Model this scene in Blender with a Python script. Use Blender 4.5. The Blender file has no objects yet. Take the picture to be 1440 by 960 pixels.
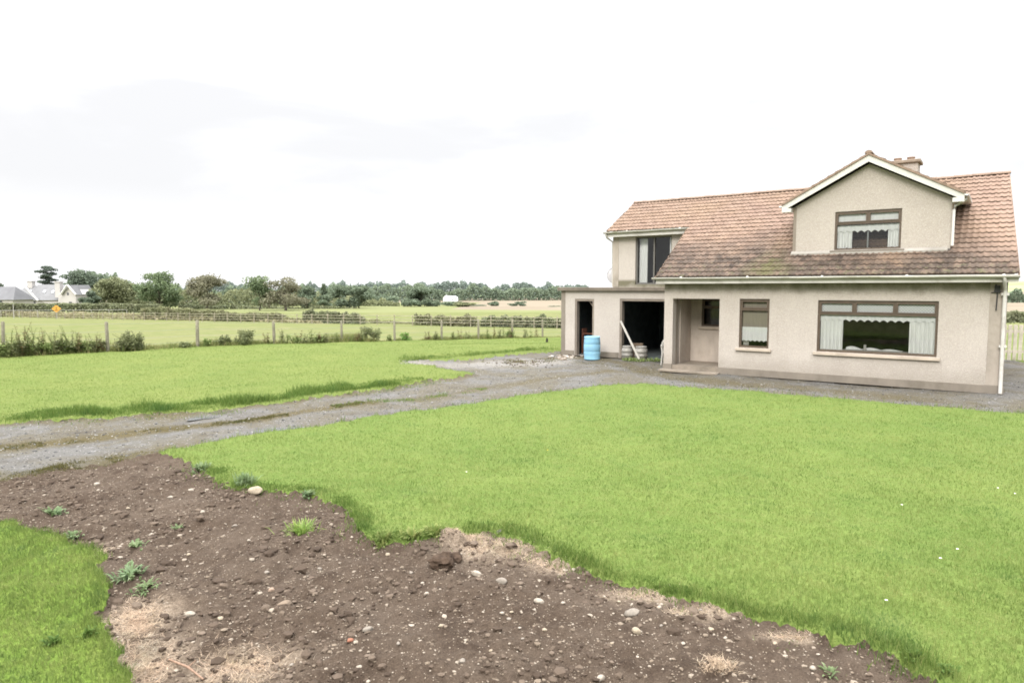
import bpy, math, random
import numpy as np
R = math.radians
rng = np.random.default_rng(7)
random.seed(7)
scn = bpy.context.scene
COL = scn.collection

# ------------------------------------------------------------------ camera model
FPX, CH = 960.0, 2.45
PIT = math.atan(74 / FPX)
cP, sP = math.cos(PIT), math.sin(PIT)

TP = ([-400, -60, 24, 30, 43, 68, 113, 200, 300, 400, 700, 3200], [0, 0, 0, -.06, -.66, -1.5, -2.45, -2.75, -4.0, -5.0, -6.0, -10])
def terr(x, y):
    x = np.asarray(x, float); y = np.asarray(y, float)
    z = np.interp(y, *TP)
    # hill far to the right and a gentle rise of the stubble field
    z = z + 17 * np.exp(-((x - 560) / 190) ** 2 - ((y - 700) / 190) ** 2)
    z = z + 2.6 * np.exp(-((x - 60) / 120) ** 2 - ((y - 480) / 90) ** 2)
    return z

def ray(px, py):
    a = (px - 720) / FPX; b = (480 - py) / FPX
    return np.array([a, cP + b * sP, -sP + b * cP])
def G(px, py, z=0.0):
    r = ray(px, py); t = (z - CH) / r[2]
    return np.array([t * r[0], t * r[1], z])
def AT(px, py, D):
    """point seen at that pixel at forward distance D (world y)"""
    r = ray(px, py); t = D / r[1]
    return np.array([t * r[0], D, CH + t * r[2]])
def GT(px, py):
    """ground hit on the terrain"""
    r = ray(px, py)
    t = np.geomspace(3, 2500, 6000)
    h = CH + t * r[2] - terr(t * r[0], t * r[1])
    i = np.argmax(h < 0)
    t = t[i]
    return np.array([t * r[0], t * r[1], float(terr(t * r[0], t * r[1]))])

# ------------------------------------------------------------------ tagging
def tag(o, label=None, cat=None, group=None, kind=None):
    if label: o['label'] = label
    if cat: o['category'] = cat
    if group: o['group'] = group
    if kind: o['kind'] = kind
    return o
def empty(name, loc=(0, 0, 0), rz=0.0):
    o = bpy.data.objects.new(name, None); COL.objects.link(o)
    o.location = [float(c) for c in loc]; o.rotation_euler = (0, 0, rz); o.empty_display_size = .2
    return o
def link(name, me, mat=None, parent=None):
    o = bpy.data.objects.new(name, me); COL.objects.link(o)
    if mat is not None: me.materials.append(mat)
    if parent is not None: o.parent = parent
    return o
def arr_mesh(name, V, F, tv=None, smooth=False):
    """mesh from numpy arrays; F (M,k)"""
    me = bpy.data.meshes.new(name)
    V = np.ascontiguousarray(V, dtype=np.float32); F = np.ascontiguousarray(F, dtype=np.int32)
    M, k = F.shape
    me.vertices.add(len(V)); me.vertices.foreach_set('co', V.ravel())
    me.loops.add(M * k); me.loops.foreach_set('vertex_index', F.ravel())
    me.polygons.add(M)
    me.polygons.foreach_set('loop_start', np.arange(0, M * k, k, dtype=np.int32))
    me.polygons.foreach_set('loop_total', np.full(M, k, dtype=np.int32))
    me.polygons.foreach_set('use_smooth', np.full(M, smooth, dtype=bool))
    me.update(calc_edges=True)
    if tv is not None:
        a = me.attributes.new('tv', 'FLOAT', 'FACE')
        a.data.foreach_set('value', np.ascontiguousarray(tv, dtype=np.float32))
    return me

class MB:
    def __init__(s): s.v = []; s.f = []; s.sm = []
    def add(s, vs, fs, smooth=False):
        b = len(s.v); s.v += [tuple(float(c) for c in p) for p in vs]
        s.f += [tuple(i + b for i in f) for f in fs]; s.sm += [smooth] * len(fs)
    def box(s, x0, x1, y0, y1, z0, z1, bev=0.0):
        if bev <= 0:
            vs = [(x, y, z) for z in (z0, z1) for x, y in ((x0, y0), (x1, y0), (x1, y1), (x0, y1))]
            s.add(vs, [(3, 2, 1, 0), (4, 5, 6, 7), (0, 1, 5, 4), (1, 2, 6, 5), (2, 3, 7, 6), (3, 0, 4, 7)])
        else:
            b = bev
            rings = []
            for z, i in ((z0, b), (z0 + b, 0), (z1 - b, 0), (z1, b)):
                rings.append([(x0 + i + b * (i == 0), y0 + i, z), (x1 - i - b * (i == 0), y0 + i, z), (x1 - i, y0 + i + b * (i == 0), z), (x1 - i, y1 - i - b * (i == 0), z),
                              (x1 - i - b * (i == 0), y1 - i, z), (x0 + i + b * (i == 0), y1 - i, z), (x0 + i, y1 - i - b * (i == 0), z), (x0 + i, y0 + i + b * (i == 0), z)])
            vs = [p for r in rings for p in r]; fs = [tuple(range(7, -1, -1)), tuple(range(24, 32))]
            for k in range(3):
                for j in range(8):
                    fs.append((k * 8 + j, k * 8 + (j + 1) % 8, k * 8 + 8 + (j + 1) % 8, k * 8 + 8 + j))
            s.add(vs, fs)
    def tube(s, pts, rad, n=8, cap=True, smooth=True):
        pts = [np.array(p, float) for p in pts]
        if np.isscalar(rad): rad = [rad] * len(pts)
        vs = []; fs = []
        for i, p in enumerate(pts):
            d = (pts[min(i + 1, len(pts) - 1)] - pts[max(i - 1, 0)]); d /= np.linalg.norm(d) + 1e-9
            a = np.array([0, 0, 1.]) if abs(d[2]) < .9 else np.array([1., 0, 0])
            u = np.cross(d, a); u /= np.linalg.norm(u); w = np.cross(d, u)
            for j in range(n):
                t = 2 * math.pi * j / n
                vs.append(p + rad[i] * (math.cos(t) * u + math.sin(t) * w))
        for i in range(len(pts) - 1):
            for j in range(n):
                fs.append((i * n + j, i * n + n + j, i * n + n + (j + 1) % n, i * n + (j + 1) % n))
        s.add(vs, fs, smooth)
        if cap:
            s.add(vs[:n], [tuple(range(n))]); s.add(vs[-n:], [tuple(range(n - 1, -1, -1))])
    def lathe(s, prof, c=(0, 0, 0), n=24, smooth=True):
        vs = []; fs = []
        for r, z in prof:
            for j in range(n):
                t = 2 * math.pi * j / n; vs.append((c[0] + r * math.cos(t), c[1] + r * math.sin(t), c[2] + z))
        for i in range(len(prof) - 1):
            for j in range(n):
                fs.append((i * n + j, i * n + (j + 1) % n, i * n + n + (j + 1) % n, i * n + n + j))
        s.add(vs, fs, smooth)
    def prism(s, poly, axis, a0, a1):
        """extrude a 2D polygon along axis ('x','y','z')"""
        def P(p, t): return {'x': (t, p[0], p[1]), 'y': (p[0], t, p[1]), 'z': (p[0], p[1], t)}[axis]
        n = len(poly)
        vs = [P(p, a0) for p in poly] + [P(p, a1) for p in poly]
        fs = [tuple(range(n)), tuple(range(2 * n - 1, n - 1, -1))] + [(i, i + n, (i + 1) % n + n, (i + 1) % n) for i in range(n)]
        s.add(vs, fs)
    def wall(s, u0, u1, z0, z1, v0, v1, holes):
        """wall along x between y=v0 (front) and v1 with rectangular holes and their reveals"""
        us = sorted({u0, u1} | {h[i] for h in holes for i in (0, 1)}); zs = sorted({z0, z1} | {h[i] for h in holes for i in (2, 3)})
        def inh(a, b): return any(h[0] < a < h[1] and h[2] < b < h[3] for h in holes)
        for a, b in zip(us, us[1:]):
            for c, d in zip(zs, zs[1:]):
                if inh((a + b) / 2, (c + d) / 2): continue
                s.add([(a, v0, c), (b, v0, c), (b, v0, d), (a, v0, d)], [(0, 1, 2, 3)])
                s.add([(a, v1, c), (b, v1, c), (b, v1, d), (a, v1, d)], [(3, 2, 1, 0)])
        rects = [(u0, u1, z0, z1, False)] + [tuple(h) + (True,) for h in holes]
        for a, b, c, d, ins in rects:
            q = [[(a, v0, c), (a, v1, c), (a, v1, d), (a, v0, d)], [(b, v0, c), (b, v0, d), (b, v1, d), (b, v1, c)],
                 [(a, v0, d), (a, v1, d), (b, v1, d), (b, v0, d)], [(a, v0, c), (b, v0, c), (b, v1, c), (a, v1, c)]]
            for k, p in enumerate(q):
                if ins and k == 3 and c <= z0 + 1e-6: continue
                s.add(p, [(0, 1, 2, 3)])
    def build(s, name, mat, parent=None, loc=None):
        me = bpy.data.meshes.new(name); me.from_pydata(s.v, [], s.f); me.update()
        me.polygons.foreach_set('use_smooth', s.sm)
        o = link(name, me, mat, parent)
        if loc is not None: o.location = [float(c) for c in loc]
        return o

# ------------------------------------------------------------------ materials
def newmat(name):
    m = bpy.data.materials.new(name); m.use_nodes = True; nt = m.node_tree; nt.nodes.clear(); return m, nt
class NB:
    def __init__(s, name):
        s.m, s.nt = newmat(name); s.N = s.nt.nodes; s.out = s.N.new('ShaderNodeOutputMaterial')
        s.tc = s.N.new('ShaderNodeTexCoord'); s.geo = s.N.new('ShaderNodeNewGeometry')
    def L(s, a, b): s.nt.links.new(a, b)
    def _set(s, sock, v):
        if hasattr(v, 'is_linked') or hasattr(v, 'links'): s.L(v, sock)
        else:
            if sock.type == 'RGBA' and not np.isscalar(v) and len(v) == 3: v = tuple(v) + (1,)
            sock.default_value = v
    def pos(s): return s.geo.outputs['Position']
    def obj(s): return s.tc.outputs['Object']
    def mapv(s, vec, scale=(1, 1, 1), loc=(0, 0, 0), rot=(0, 0, 0)):
        n = s.N.new('ShaderNodeMapping'); s.L(vec, n.inputs[0]); n.inputs['Scale'].default_value = scale; n.inputs['Location'].default_value = loc; n.inputs['Rotation'].default_value = rot
        return n.outputs[0]
    def noise(s, vec, scale, detail=4, rough=.55, dist=0.0):
        n = s.N.new('ShaderNodeTexNoise'); s.L(vec, n.inputs['Vector']); n.inputs['Scale'].default_value = scale
        n.inputs['Detail'].default_value = detail; n.inputs['Roughness'].default_value = rough; n.inputs['Distortion'].default_value = dist
        return n.outputs[0]
    def vor(s, vec, scale, out='Distance', feat='F1'):
        n = s.N.new('ShaderNodeTexVoronoi'); n.feature = feat; s.L(vec, n.inputs['Vector']); n.inputs['Scale'].default_value = scale
        return n.outputs[out]
    def rng(s, x, a, b, c=0.0, d=1.0, smooth=False):
        n = s.N.new('ShaderNodeMapRange'); n.clamp = True
        if smooth: n.interpolation_type = 'SMOOTHSTEP'
        s._set(n.inputs[0], x); n.inputs[1].default_value = a; n.inputs[2].default_value = b; n.inputs[3].default_value = c; n.inputs[4].default_value = d
        return n.outputs[0]
    def math(s, op, a, b=0.0, clamp=False):
        n = s.N.new('ShaderNodeMath'); n.operation = op; n.use_clamp = clamp; s._set(n.inputs[0], a); s._set(n.inputs[1], b); return n.outputs[0]
    def mix(s, f, a, b, mode='MIX'):
        n = s.N.new('ShaderNodeMix'); n.data_type = 'RGBA'; n.blend_type = mode; s._set(n.inputs[0], f); s._set(n.inputs[6], a); s._set(n.inputs[7], b); return n.outputs[2]
    def attr(s, name='tv'):
        n = s.N.new('ShaderNodeAttribute'); n.attribute_name = name; return n.outputs['Fac']
    def sep(s, vec):
        n = s.N.new('ShaderNodeSeparateXYZ'); s.L(vec, n.inputs[0]); return n.outputs
    def comb(s, x, y, z):
        n = s.N.new('ShaderNodeCombineXYZ')
        for i, v in enumerate((x, y, z)): s._set(n.inputs[i], v)
        return n.outputs[0]
    def bump(s, h, strength=.5, dist=.02, nrm=None):
        n = s.N.new('ShaderNodeBump'); n.inputs['Strength'].default_value = strength; n.inputs['Distance'].default_value = dist; s.L(h, n.inputs['Height'])
        if nrm is not None: s.L(nrm, n.inputs['Normal'])
        return n.outputs[0]
    def bsdf(s, col, rough=.8, nrm=None, spec=.3, metal=0.0):
        n = s.N.new('ShaderNodeBsdfPrincipled'); s._set(n.inputs['Base Color'], col); s._set(n.inputs['Roughness'], rough)
        n.inputs['Specular IOR Level'].default_value = spec; n.inputs['Metallic'].default_value = metal
        if nrm is not None: s.L(nrm, n.inputs['Normal'])
        s.L(n.outputs[0], s.out.inputs[0]); return n
    def leaf(s, col, trans=.35, rough=.7, nrm=None):
        d = s.N.new('ShaderNodeBsdfPrincipled'); s._set(d.inputs['Base Color'], col); d.inputs['Roughness'].default_value = rough; d.inputs['Specular IOR Level'].default_value = .15
        t = s.N.new('ShaderNodeBsdfTranslucent'); s._set(t.inputs[0], col)
        m = s.N.new('ShaderNodeMixShader'); m.inputs[0].default_value = trans
        s.L(d.outputs[0], m.inputs[1]); s.L(t.outputs[0], m.inputs[2]); s.L(m.outputs[0], s.out.inputs[0])

def simple(name, col, rough=.6, var=.18, scale=6, spec=.3, metal=0.0, bump=0.0, bs=40, dirt=None, ds=3):
    b = NB(name); v = b.obj()
    n = b.noise(v, scale, 5)
    lo = tuple(c * (1 - var) for c in col); hi = tuple(min(1, c * (1 + var)) for c in col)
    c = b.mix(b.rng(n, .3, .7), lo, hi)
    if dirt is not None:
        c = b.mix(b.rng(b.noise(v, ds, 6, .65), .52, .72, 0, .8), c, dirt)
    nr = b.bump(b.noise(v, bs, 3), bump, .01) if bump > 0 else None
    b.bsdf(c, rough, nr, spec, metal); return b.m

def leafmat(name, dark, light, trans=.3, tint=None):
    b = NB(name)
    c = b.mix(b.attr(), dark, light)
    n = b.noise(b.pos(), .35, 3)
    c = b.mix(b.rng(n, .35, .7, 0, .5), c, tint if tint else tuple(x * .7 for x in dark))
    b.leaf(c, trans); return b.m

# ------------------------------------------------------------------ world, sun, camera
SUN_EL, SUN_AZ = 35, 208      # sun behind the camera, a little to the left
w = bpy.data.worlds.new('World'); scn.world = w; w.use_nodes = True
nt = w.node_tree; nt.nodes.clear()
out = nt.nodes.new('ShaderNodeOutputWorld'); bg = nt.nodes.new('ShaderNodeBackground'); nt.links.new(bg.outputs[0], out.inputs[0])
bg.inputs[1].default_value = .1
sky = nt.nodes.new('ShaderNodeTexSky'); sky.sky_type = 'NISHITA'; sky.sun_disc = False
sky.sun_elevation = R(SUN_EL); sky.sun_rotation = R(SUN_AZ); sky.air_density = 1.0; sky.dust_density = 2.0
tcw = nt.nodes.new('ShaderNodeTexCoord'); sepw = nt.nodes.new('ShaderNodeSeparateXYZ'); nt.links.new(tcw.outputs['Generated'], sepw.inputs[0])
# bright overcast deck: radiance rises to the zenith
pw_ = nt.nodes.new('ShaderNodeMath'); pw_.operation = 'POWER'; pw_.use_clamp = True; nt.links.new(sepw.outputs[2], pw_.inputs[0]); pw_.inputs[1].default_value = 2.6
grad = nt.nodes.new('ShaderNodeMapRange'); nt.links.new(pw_.outputs[0], grad.inputs[0])
grad.inputs[1].default_value = 0.0; grad.inputs[2].default_value = 1.0; grad.inputs[3].default_value = 12.0; grad.inputs[4].default_value = 98.0
mpw = nt.nodes.new('ShaderNodeMapping'); nt.links.new(tcw.outputs['Generated'], mpw.inputs[0]); mpw.inputs['Scale'].default_value = (1.0, 1.0, 3.4); mpw.inputs['Location'].default_value = (.62, .1, 1.6)
ncl = nt.nodes.new('ShaderNodeTexNoise'); nt.links.new(mpw.outputs[0], ncl.inputs['Vector']); ncl.inputs['Scale'].default_value = 2.3; ncl.inputs['Detail'].default_value = 6; ncl.inputs['Roughness'].default_value = .5; ncl.inputs['Distortion'].default_value = .3
rc = nt.nodes.new('ShaderNodeMapRange'); rc.interpolation_type = 'SMOOTHSTEP'; nt.links.new(ncl.outputs[0], rc.inputs[0])
rc.inputs[1].default_value = .36; rc.inputs[2].default_value = .60; rc.inputs[3].default_value = 1.0; rc.inputs[4].default_value = 0.0
hz_ = nt.nodes.new('ShaderNodeMapRange'); hz_.interpolation_type = 'SMOOTHSTEP'; nt.links.new(sepw.outputs[2], hz_.inputs[0]); hz_.inputs[1].default_value = .05; hz_.inputs[2].default_value = .14
mk_ = nt.nodes.new('ShaderNodeMath'); mk_.operation = 'MULTIPLY'; nt.links.new(hz_.outputs[0], mk_.inputs[0]); nt.links.new(rc.outputs[0], mk_.inputs[1])
hi_ = nt.nodes.new('ShaderNodeMapRange'); hi_.interpolation_type = 'SMOOTHSTEP'; nt.links.new(sepw.outputs[2], hi_.inputs[0]); hi_.inputs[1].default_value = .40; hi_.inputs[2].default_value = .55; hi_.inputs[3].default_value = .9; hi_.inputs[4].default_value = 0.0
mk2 = nt.nodes.new('ShaderNodeMath'); mk2.operation = 'MULTIPLY'; nt.links.new(mk_.outputs[0], mk2.inputs[0]); nt.links.new(hi_.outputs[0], mk2.inputs[1])
mulw = nt.nodes.new('ShaderNodeMix'); mulw.data_type = 'FLOAT'; nt.links.new(mk2.outputs[0], mulw.inputs[0]); nt.links.new(grad.outputs[0], mulw.inputs[2]); mulw.inputs[3].default_value = 9.85
cmb = nt.nodes.new('ShaderNodeMix'); cmb.data_type = 'RGBA'; cmb.blend_type = 'MULTIPLY'; cmb.inputs[0].default_value = 1.0
nt.links.new(mulw.outputs[0], cmb.inputs[6]); cmb.inputs[7].default_value = (.985, .985, 1.0, 1)
mxw = nt.nodes.new('ShaderNodeMix'); mxw.data_type = 'RGBA'; mxw.inputs[0].default_value = .93
nt.links.new(sky.outputs[0], mxw.inputs[6]); nt.links.new(cmb.outputs[2], mxw.inputs[7]); nt.links.new(mxw.outputs[2], bg.inputs[0])

sl = bpy.data.lights.new('sun', 'SUN'); so = bpy.data.objects.new('sun', sl); COL.objects.link(so)
sl.energy = 3.1; sl.angle = R(26); sl.color = (1, .95, .87)
# azimuth measured like the sky texture: from +Y, clockwise seen from above
az = R(SUN_AZ); el = R(SUN_EL)
sd = np.array([math.sin(az) * math.cos(el), math.cos(az) * math.cos(el), math.sin(el)])
import mathutils
so.rotation_euler = mathutils.Vector(sd).to_track_quat('Z', 'Y').to_euler(); so.location = (sd[0] * 60, sd[1] * 60, sd[2] * 60)

cam = bpy.data.cameras.new('camera'); co = bpy.data.objects.new('camera', cam); COL.objects.link(co)
cam.sensor_width = 36; cam.lens = FPX / 1440 * 36; cam.clip_end = 6000; cam.clip_start = .05
co.location = (0, 0, CH); co.rotation_euler = (math.pi / 2 - PIT, 0, 0); scn.camera = co
scn.view_settings.view_transform = 'Standard'; scn.view_settings.look = 'None'; scn.view_settings.exposure = 0; scn.view_settings.gamma = 1
try:
    scn.cycles.use_denoising = True; scn.cycles.denoiser = 'OPENIMAGEDENOISE'; scn.cycles.denoising_input_passes = 'RGB_ALBEDO_NORMAL'
except Exception: pass
scn.cycles.filter_width = 1.75; scn.cycles.max_bounces = 7; scn.cycles.transparent_max_bounces = 12; scn.cycles.caustics_reflective = False; scn.cycles.caustics_refractive = False
scn.cycles.sample_clamp_indirect = 6

# ------------------------------------------------------------------ noise for geometry
def vnoise(x, y, seed=0):
    xi = np.floor(x).astype(np.int64); yi = np.floor(y).astype(np.int64); fx = x - xi; fy = y - yi
    fx = fx * fx * (3 - 2 * fx); fy = fy * fy * (3 - 2 * fy)
    def h(a, b):
        n = (a * 374761393 + b * 668265263 + seed * 1442695041) & 0xffffffff
        n = ((n ^ (n >> 13)) * 1274126177) & 0xffffffff
        return ((n ^ (n >> 16)) & 0xffff) / 65535.0
    return (h(xi, yi) * (1 - fx) + h(xi + 1, yi) * fx) * (1 - fy) + (h(xi, yi + 1) * (1 - fx) + h(xi + 1, yi + 1) * fx) * fy - .5
def fbm(x, y, f, oct=4, seed=0):
    s = 0; a = 1.0
    for o in range(oct):
        s = s + a * vnoise(x * f + 17.3 * o, y * f - 9.1 * o, seed + o); f *= 2.07; a *= .55
    return s

# ------------------------------------------------------------------ ground regions
def PW(pts): return np.array([G(a, b)[:2] for a, b in pts])
EDGE = [(228, 634), (262, 647), (290, 663), (330, 688), (385, 690), (430, 690), (460, 702), (490, 720), (497, 740), (505, 757), (527, 764), (560, 766), (593, 764), (617, 756), (647, 748),
        (693, 748), (727, 757), (753, 772), (780, 787), (827, 803), (860, 820), (905, 833), (956, 842), (1012, 852), (1057, 872), (1110, 884), (1162, 897), (1200, 901), (1245, 921), (1275, 944), (1300, 960)]
UP = [(228, 634), (300, 622), (380, 610), (440, 600), (500, 592), (560, 582), (640, 571), (720, 559), (790, 549), (850, 542), (900, 540), (960, 544), (1040, 550), (1100, 556), (1180, 562), (1260, 568), (1340, 575), (1440, 583), (1700, 604)]
P_LAWN = np.vstack([PW(UP), [[20, 9], [12, 0], [4, -1], [3.2, 2.6]], PW(EDGE[::-1])])
P_SOIL = np.vstack([[[-14, 7.2]], PW([(-160, 690), (0, 671), (60, 660), (130, 650), (200, 639), (228, 632)]), PW([(300, 650), (480, 690), (640, 735), (780, 770), (960, 805), (1100, 840), (1300, 900)]), [[4.2, 2], [0, .6], [-6, .6], [-14, 5]]])
P_GRASS = np.vstack([[[-14, 5.2]], PW([(-60, 722), (0, 731), (20, 734), (67, 744), (100, 757), (127, 764), (143, 784), (148, 813), (144, 847), (138, 872), (158, 890), (166, 910), (176, 940), (182, 960)]), [[-1.95, 2.5], [-1.9, .2], [-14, .2]]])
P_LAWN2 = np.vstack([[[-60, 8]], PW([(-300, 616), (0, 598), (100, 591), (200, 586), (300, 579), (400, 567), (487, 554), (541, 547), (584, 538), (620, 533), (671, 527), (628, 520), (599, 514), (563, 511), (566, 506), (620, 508), (657, 506), (714, 500), (747, 497), (786, 493)]), [[2.6, 27], [5, 31], [14, 32], [30, 28], [30, 60], [-60, 60]]])
def inpoly(x, y, P):
    r = np.zeros(x.shape, bool); n = len(P); j = n - 1
    for i in range(n):
        xi, yi = P[i]; xj, yj = P[j]
        c = ((yi > y) != (yj > y)) & (x < (xj - xi) * (y - yi) / ((yj - yi) + 1e-12) + xi)
        r ^= c; j = i
    return r
FA, FB = np.array([-18.0, 24.2]), np.array([1.9, 43.0])
def beyond(x, y):
    d = FB - FA; return (d[0] * (y - FA[1]) - d[1] * (x - FA[0])) / np.hypot(*d) > .15
FIELD, LAWN, LAWN2, GRASS, SOIL, DRIVE = range(6)
def classify(x, y, warp=True):
    if warp:
        a = .05 + .008 * np.abs(y)
        x2 = x + fbm(x, y, 2.6, 3, 3) * a * 1.3 + fbm(x, y, 13, 2, 5) * a * .9; y2 = y + fbm(x, y, 2.6, 3, 4) * a * 1.1 + fbm(x, y, 13, 2, 6) * a * .9
    else: x2, y2 = x, y
    c = np.full(x.shape, DRIVE)
    c[inpoly(x2, y2, P_LAWN2)] = LAWN2
    c[beyond(x, y)] = FIELD
    c[inpoly(x2, y2, P_SOIL)] = SOIL
    c[inpoly(x2, y2, P_LAWN)] = LAWN
    c[inpoly(x2, y2, P_GRASS)] = GRASS
    c[(x > 17.0) & (y > 21.3)] = LAWN2
    c[y < .6] = LAWN2
    return c
ys = [.2]
while ys[-1] < 52: ys.append(ys[-1] + max(.028, .008 * ys[-1]))
ys = np.array(ys)
xs = [0.0]
while xs[-1] < 44: xs.append(xs[-1] + max(.034, .0095 * xs[-1]))
xs = np.array(xs); xs = np.concatenate([-xs[:0:-1], xs])
GX, GY = np.meshgrid(xs, ys)
CV = classify(GX, GY)
HB = np.array([0, .03, .05, .03, -.02, -.01])[CV]
for _ in range(2):
    p = np.pad(HB, 1, mode='edge'); HB = (p[:-2, 1:-1] + p[2:, 1:-1] + p[1:-1, :-2] + p[1:-1, 2:] + 2 * HB) / 6
fade = np.clip((50 - GY) / 8, 0, 1) * np.clip((42 - np.abs(GX)) / 6, 0, 1)
soilw = (CV == SOIL).astype(float)
drw = (CV == DRIVE).astype(float)
for _ in range(2):
    for a in (0, 1):
        pass
    p = np.pad(soilw, 1, mode='edge'); soilw = (p[:-2, 1:-1] + p[2:, 1:-1] + p[1:-1, :-2] + p[1:-1, 2:] + 2 * soilw) / 6
GZ = terr(GX, GY) + fade * (HB + .05 * fbm(GX, GY, .45, 3, 11) + .012 * fbm(GX, GY, 3, 3, 12))
GZ += fade * soilw * (.075 * fbm(GX, GY, 2.2, 4, 21) + .085 * np.abs(fbm(GX, GY, 8, 3, 22)) - .02)
GZ += fade * drw * (.03 * fbm(GX, GY, 1.6, 4, 31))
# clods at the crest of the bed
GZ += .10 * np.exp(-((GX + .55) ** 2 + (GY - 6.45) ** 2) / .03) * (1 + 1.5 * fbm(GX, GY, 9, 3, 40))
def hz(x, y):
    x = np.asarray(x, float); y = np.asarray(y, float)
    i = np.clip(np.searchsorted(ys, y) - 1, 0, len(ys) - 2); j = np.clip(np.searchsorted(xs, x) - 1, 0, len(xs) - 2)
    fy = np.clip((y - ys[i]) / (ys[i + 1] - ys[i]), 0, 1); fx = np.clip((x - xs[j]) / (xs[j + 1] - xs[j]), 0, 1)
    z = (GZ[i, j] * (1 - fx) + GZ[i, j + 1] * fx) * (1 - fy) + (GZ[i + 1, j] * (1 - fx) + GZ[i + 1, j + 1] * fx) * fy
    return np.where((y > 51) | (np.abs(x) > 43), terr(x, y), z)
def hz1(x, y): return float(hz(np.array([x]), np.array([y]))[0])
def GH(px, py):
    """where the ray of that pixel meets the modelled near ground"""
    p = G(px, py)
    for _ in range(5): p = G(px, py, hz1(p[0], p[1]))
    return p

# --- ground materials
def lawn_material(name, a, b_, c_, yel=.5, sc=1.0):
    b = NB(name); v = b.pos()
    n1 = b.noise(v, .55 * sc, 4, .6); n2 = b.noise(v, 6 * sc, 5, .65); n3 = b.noise(v, 42, 3, .7)
    c = b.mix(b.rng(n1, .35, .65), a, b_)
    c = b.mix(b.rng(n2, .45, .72, 0, yel), c, c_)
    c = b.mix(b.rng(n3, .25, .75, .0, 1), b.mix(1.0, c, (.45, .5, .4), 'MULTIPLY'), c)
    nr = b.bump(n3, .6, .03)
    b.bsdf(c, .9, nr, .1); return b.m
m_lawn = lawn_material('lawn_turf', (.118, .170, .040), (.148, .194, .050), (.178, .197, .066))
m_lawn2 = lawn_material('lawn_turf_left', (.135, .176, .044), (.162, .194, .053), (.185, .198, .072))
m_grass = lawn_material('verge_turf', (.120, .185, .032), (.155, .215, .042), (.19, .20, .06))
# soil
b = NB('bare_soil'); v = b.pos()
n1 = b.noise(v, 1.1, 5, .6); n2 = b.noise(v, 14, 6, .7); n3 = b.noise(v, 70, 4, .7)
c = b.mix(b.rng(n2, .3, .7), (.066, .047, .033), (.120, .090, .066))
c = b.mix(b.rng(n1, .42, .7, 0, .65), c, (.150, .118, .090))
c = b.mix(b.rng(b.noise(b.mapv(v, (1, 1, 1), (4, 9, 0)), 2.4, 5, .65), .52, .68, 0, .7), c, (.050, .034, .024))
c = b.mix(b.math('MULTIPLY', b.attr('pale'), b.rng(n2, .25, .55, .45, 1)), c, b.mix(b.rng(n3, .3, .7), (.26, .20, .145), (.42, .345, .26)))
c = b.mix(b.rng(n3, .35, .75, 0, 1), b.mix(1.0, c, (.55, .53, .52), 'MULTIPLY'), c)
sp = b.vor(v, 55); pick = b.sep(b.vor(v, 55, 'Color'))[0]
peb = b.math('MULTIPLY', b.rng(sp, .18, .30, 1, 0), b.rng(pick, .86, .88, 0, 1))
c = b.mix(peb, c, (.26, .215, .165))
h = b.math('ADD', b.math('MULTIPLY', n2, 1.0), b.math('MULTIPLY', n3, .6))
b.bsdf(c, .95, b.bump(h, .9, .035), .12); m_soil = b.m
# driveway
b = NB('gravel_drive'); v = b.pos()
n1 = b.noise(v, .8, 5, .6); n2 = b.noise(v, 9, 5, .7); n3 = b.noise(v, 55, 3, .75)
c = b.mix(b.rng(n3, .3, .72), (.062, .059, .054), (.158, .152, .142))
c = b.mix(b.rng(n2, .4, .75, 0, .6), c, (.120, .115, .105))
# mossy, muddy strips between the wheel tracks: along the drive's direction
dd = b.mapv(v, (1, 1, 1), (0, 0, 0), (0, 0, -R(33)))
xyz = b.sep(dd)
wob = b.math('ADD', xyz[1], b.math('MULTIPLY', b.math('SUBTRACT', b.noise(v, .7, 3), .5), .8))
b2 = None
moss = b.rng(n1, .41, .56, 0, .88)
moss = b.math('MULTIPLY', moss, b.rng(n2, .35, .6, .3, 1))
c = b.mix(moss, c, (.088, .074, .044))
c = b.mix(b.rng(b.noise(v, 1.7, 5, .7), .52, .68, 0, .7), c, (.058, .050, .040))
c = b.mix(b.rng(b.noise(b.mapv(v, (1, 1, 1), (7, 3, 0)), 2.3, 5, .7), .58, .72, 0, .55), c, (.19, .185, .18))
STRIP_ATTR = b.attr('strip')
c = b.mix(b.math('MULTIPLY', STRIP_ATTR, b.rng(n2, .3, .58, .7, 1)), c, b.mix(b.rng(n3, .3, .7), (.045, .035, .015), (.100, .080, .032)))
c = b.mix(b.math('MULTIPLY', b.attr('pale'), b.rng(n2, .35, .6, .2, .8)), c, (.24, .225, .20))
pick = b.sep(b.vor(v, 26, 'Color'))[0]
c = b.mix(b.math('MULTIPLY', b.rng(b.vor(v, 26), .2, .34, 1, 0), b.rng(pick, .84, .86, 0, 1)), c, (.26, .25, .235))
b.bsdf(c, .9, b.bump(b.math('ADD', n3, n2), .7, .03), .2); m_drive = b.m
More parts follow.
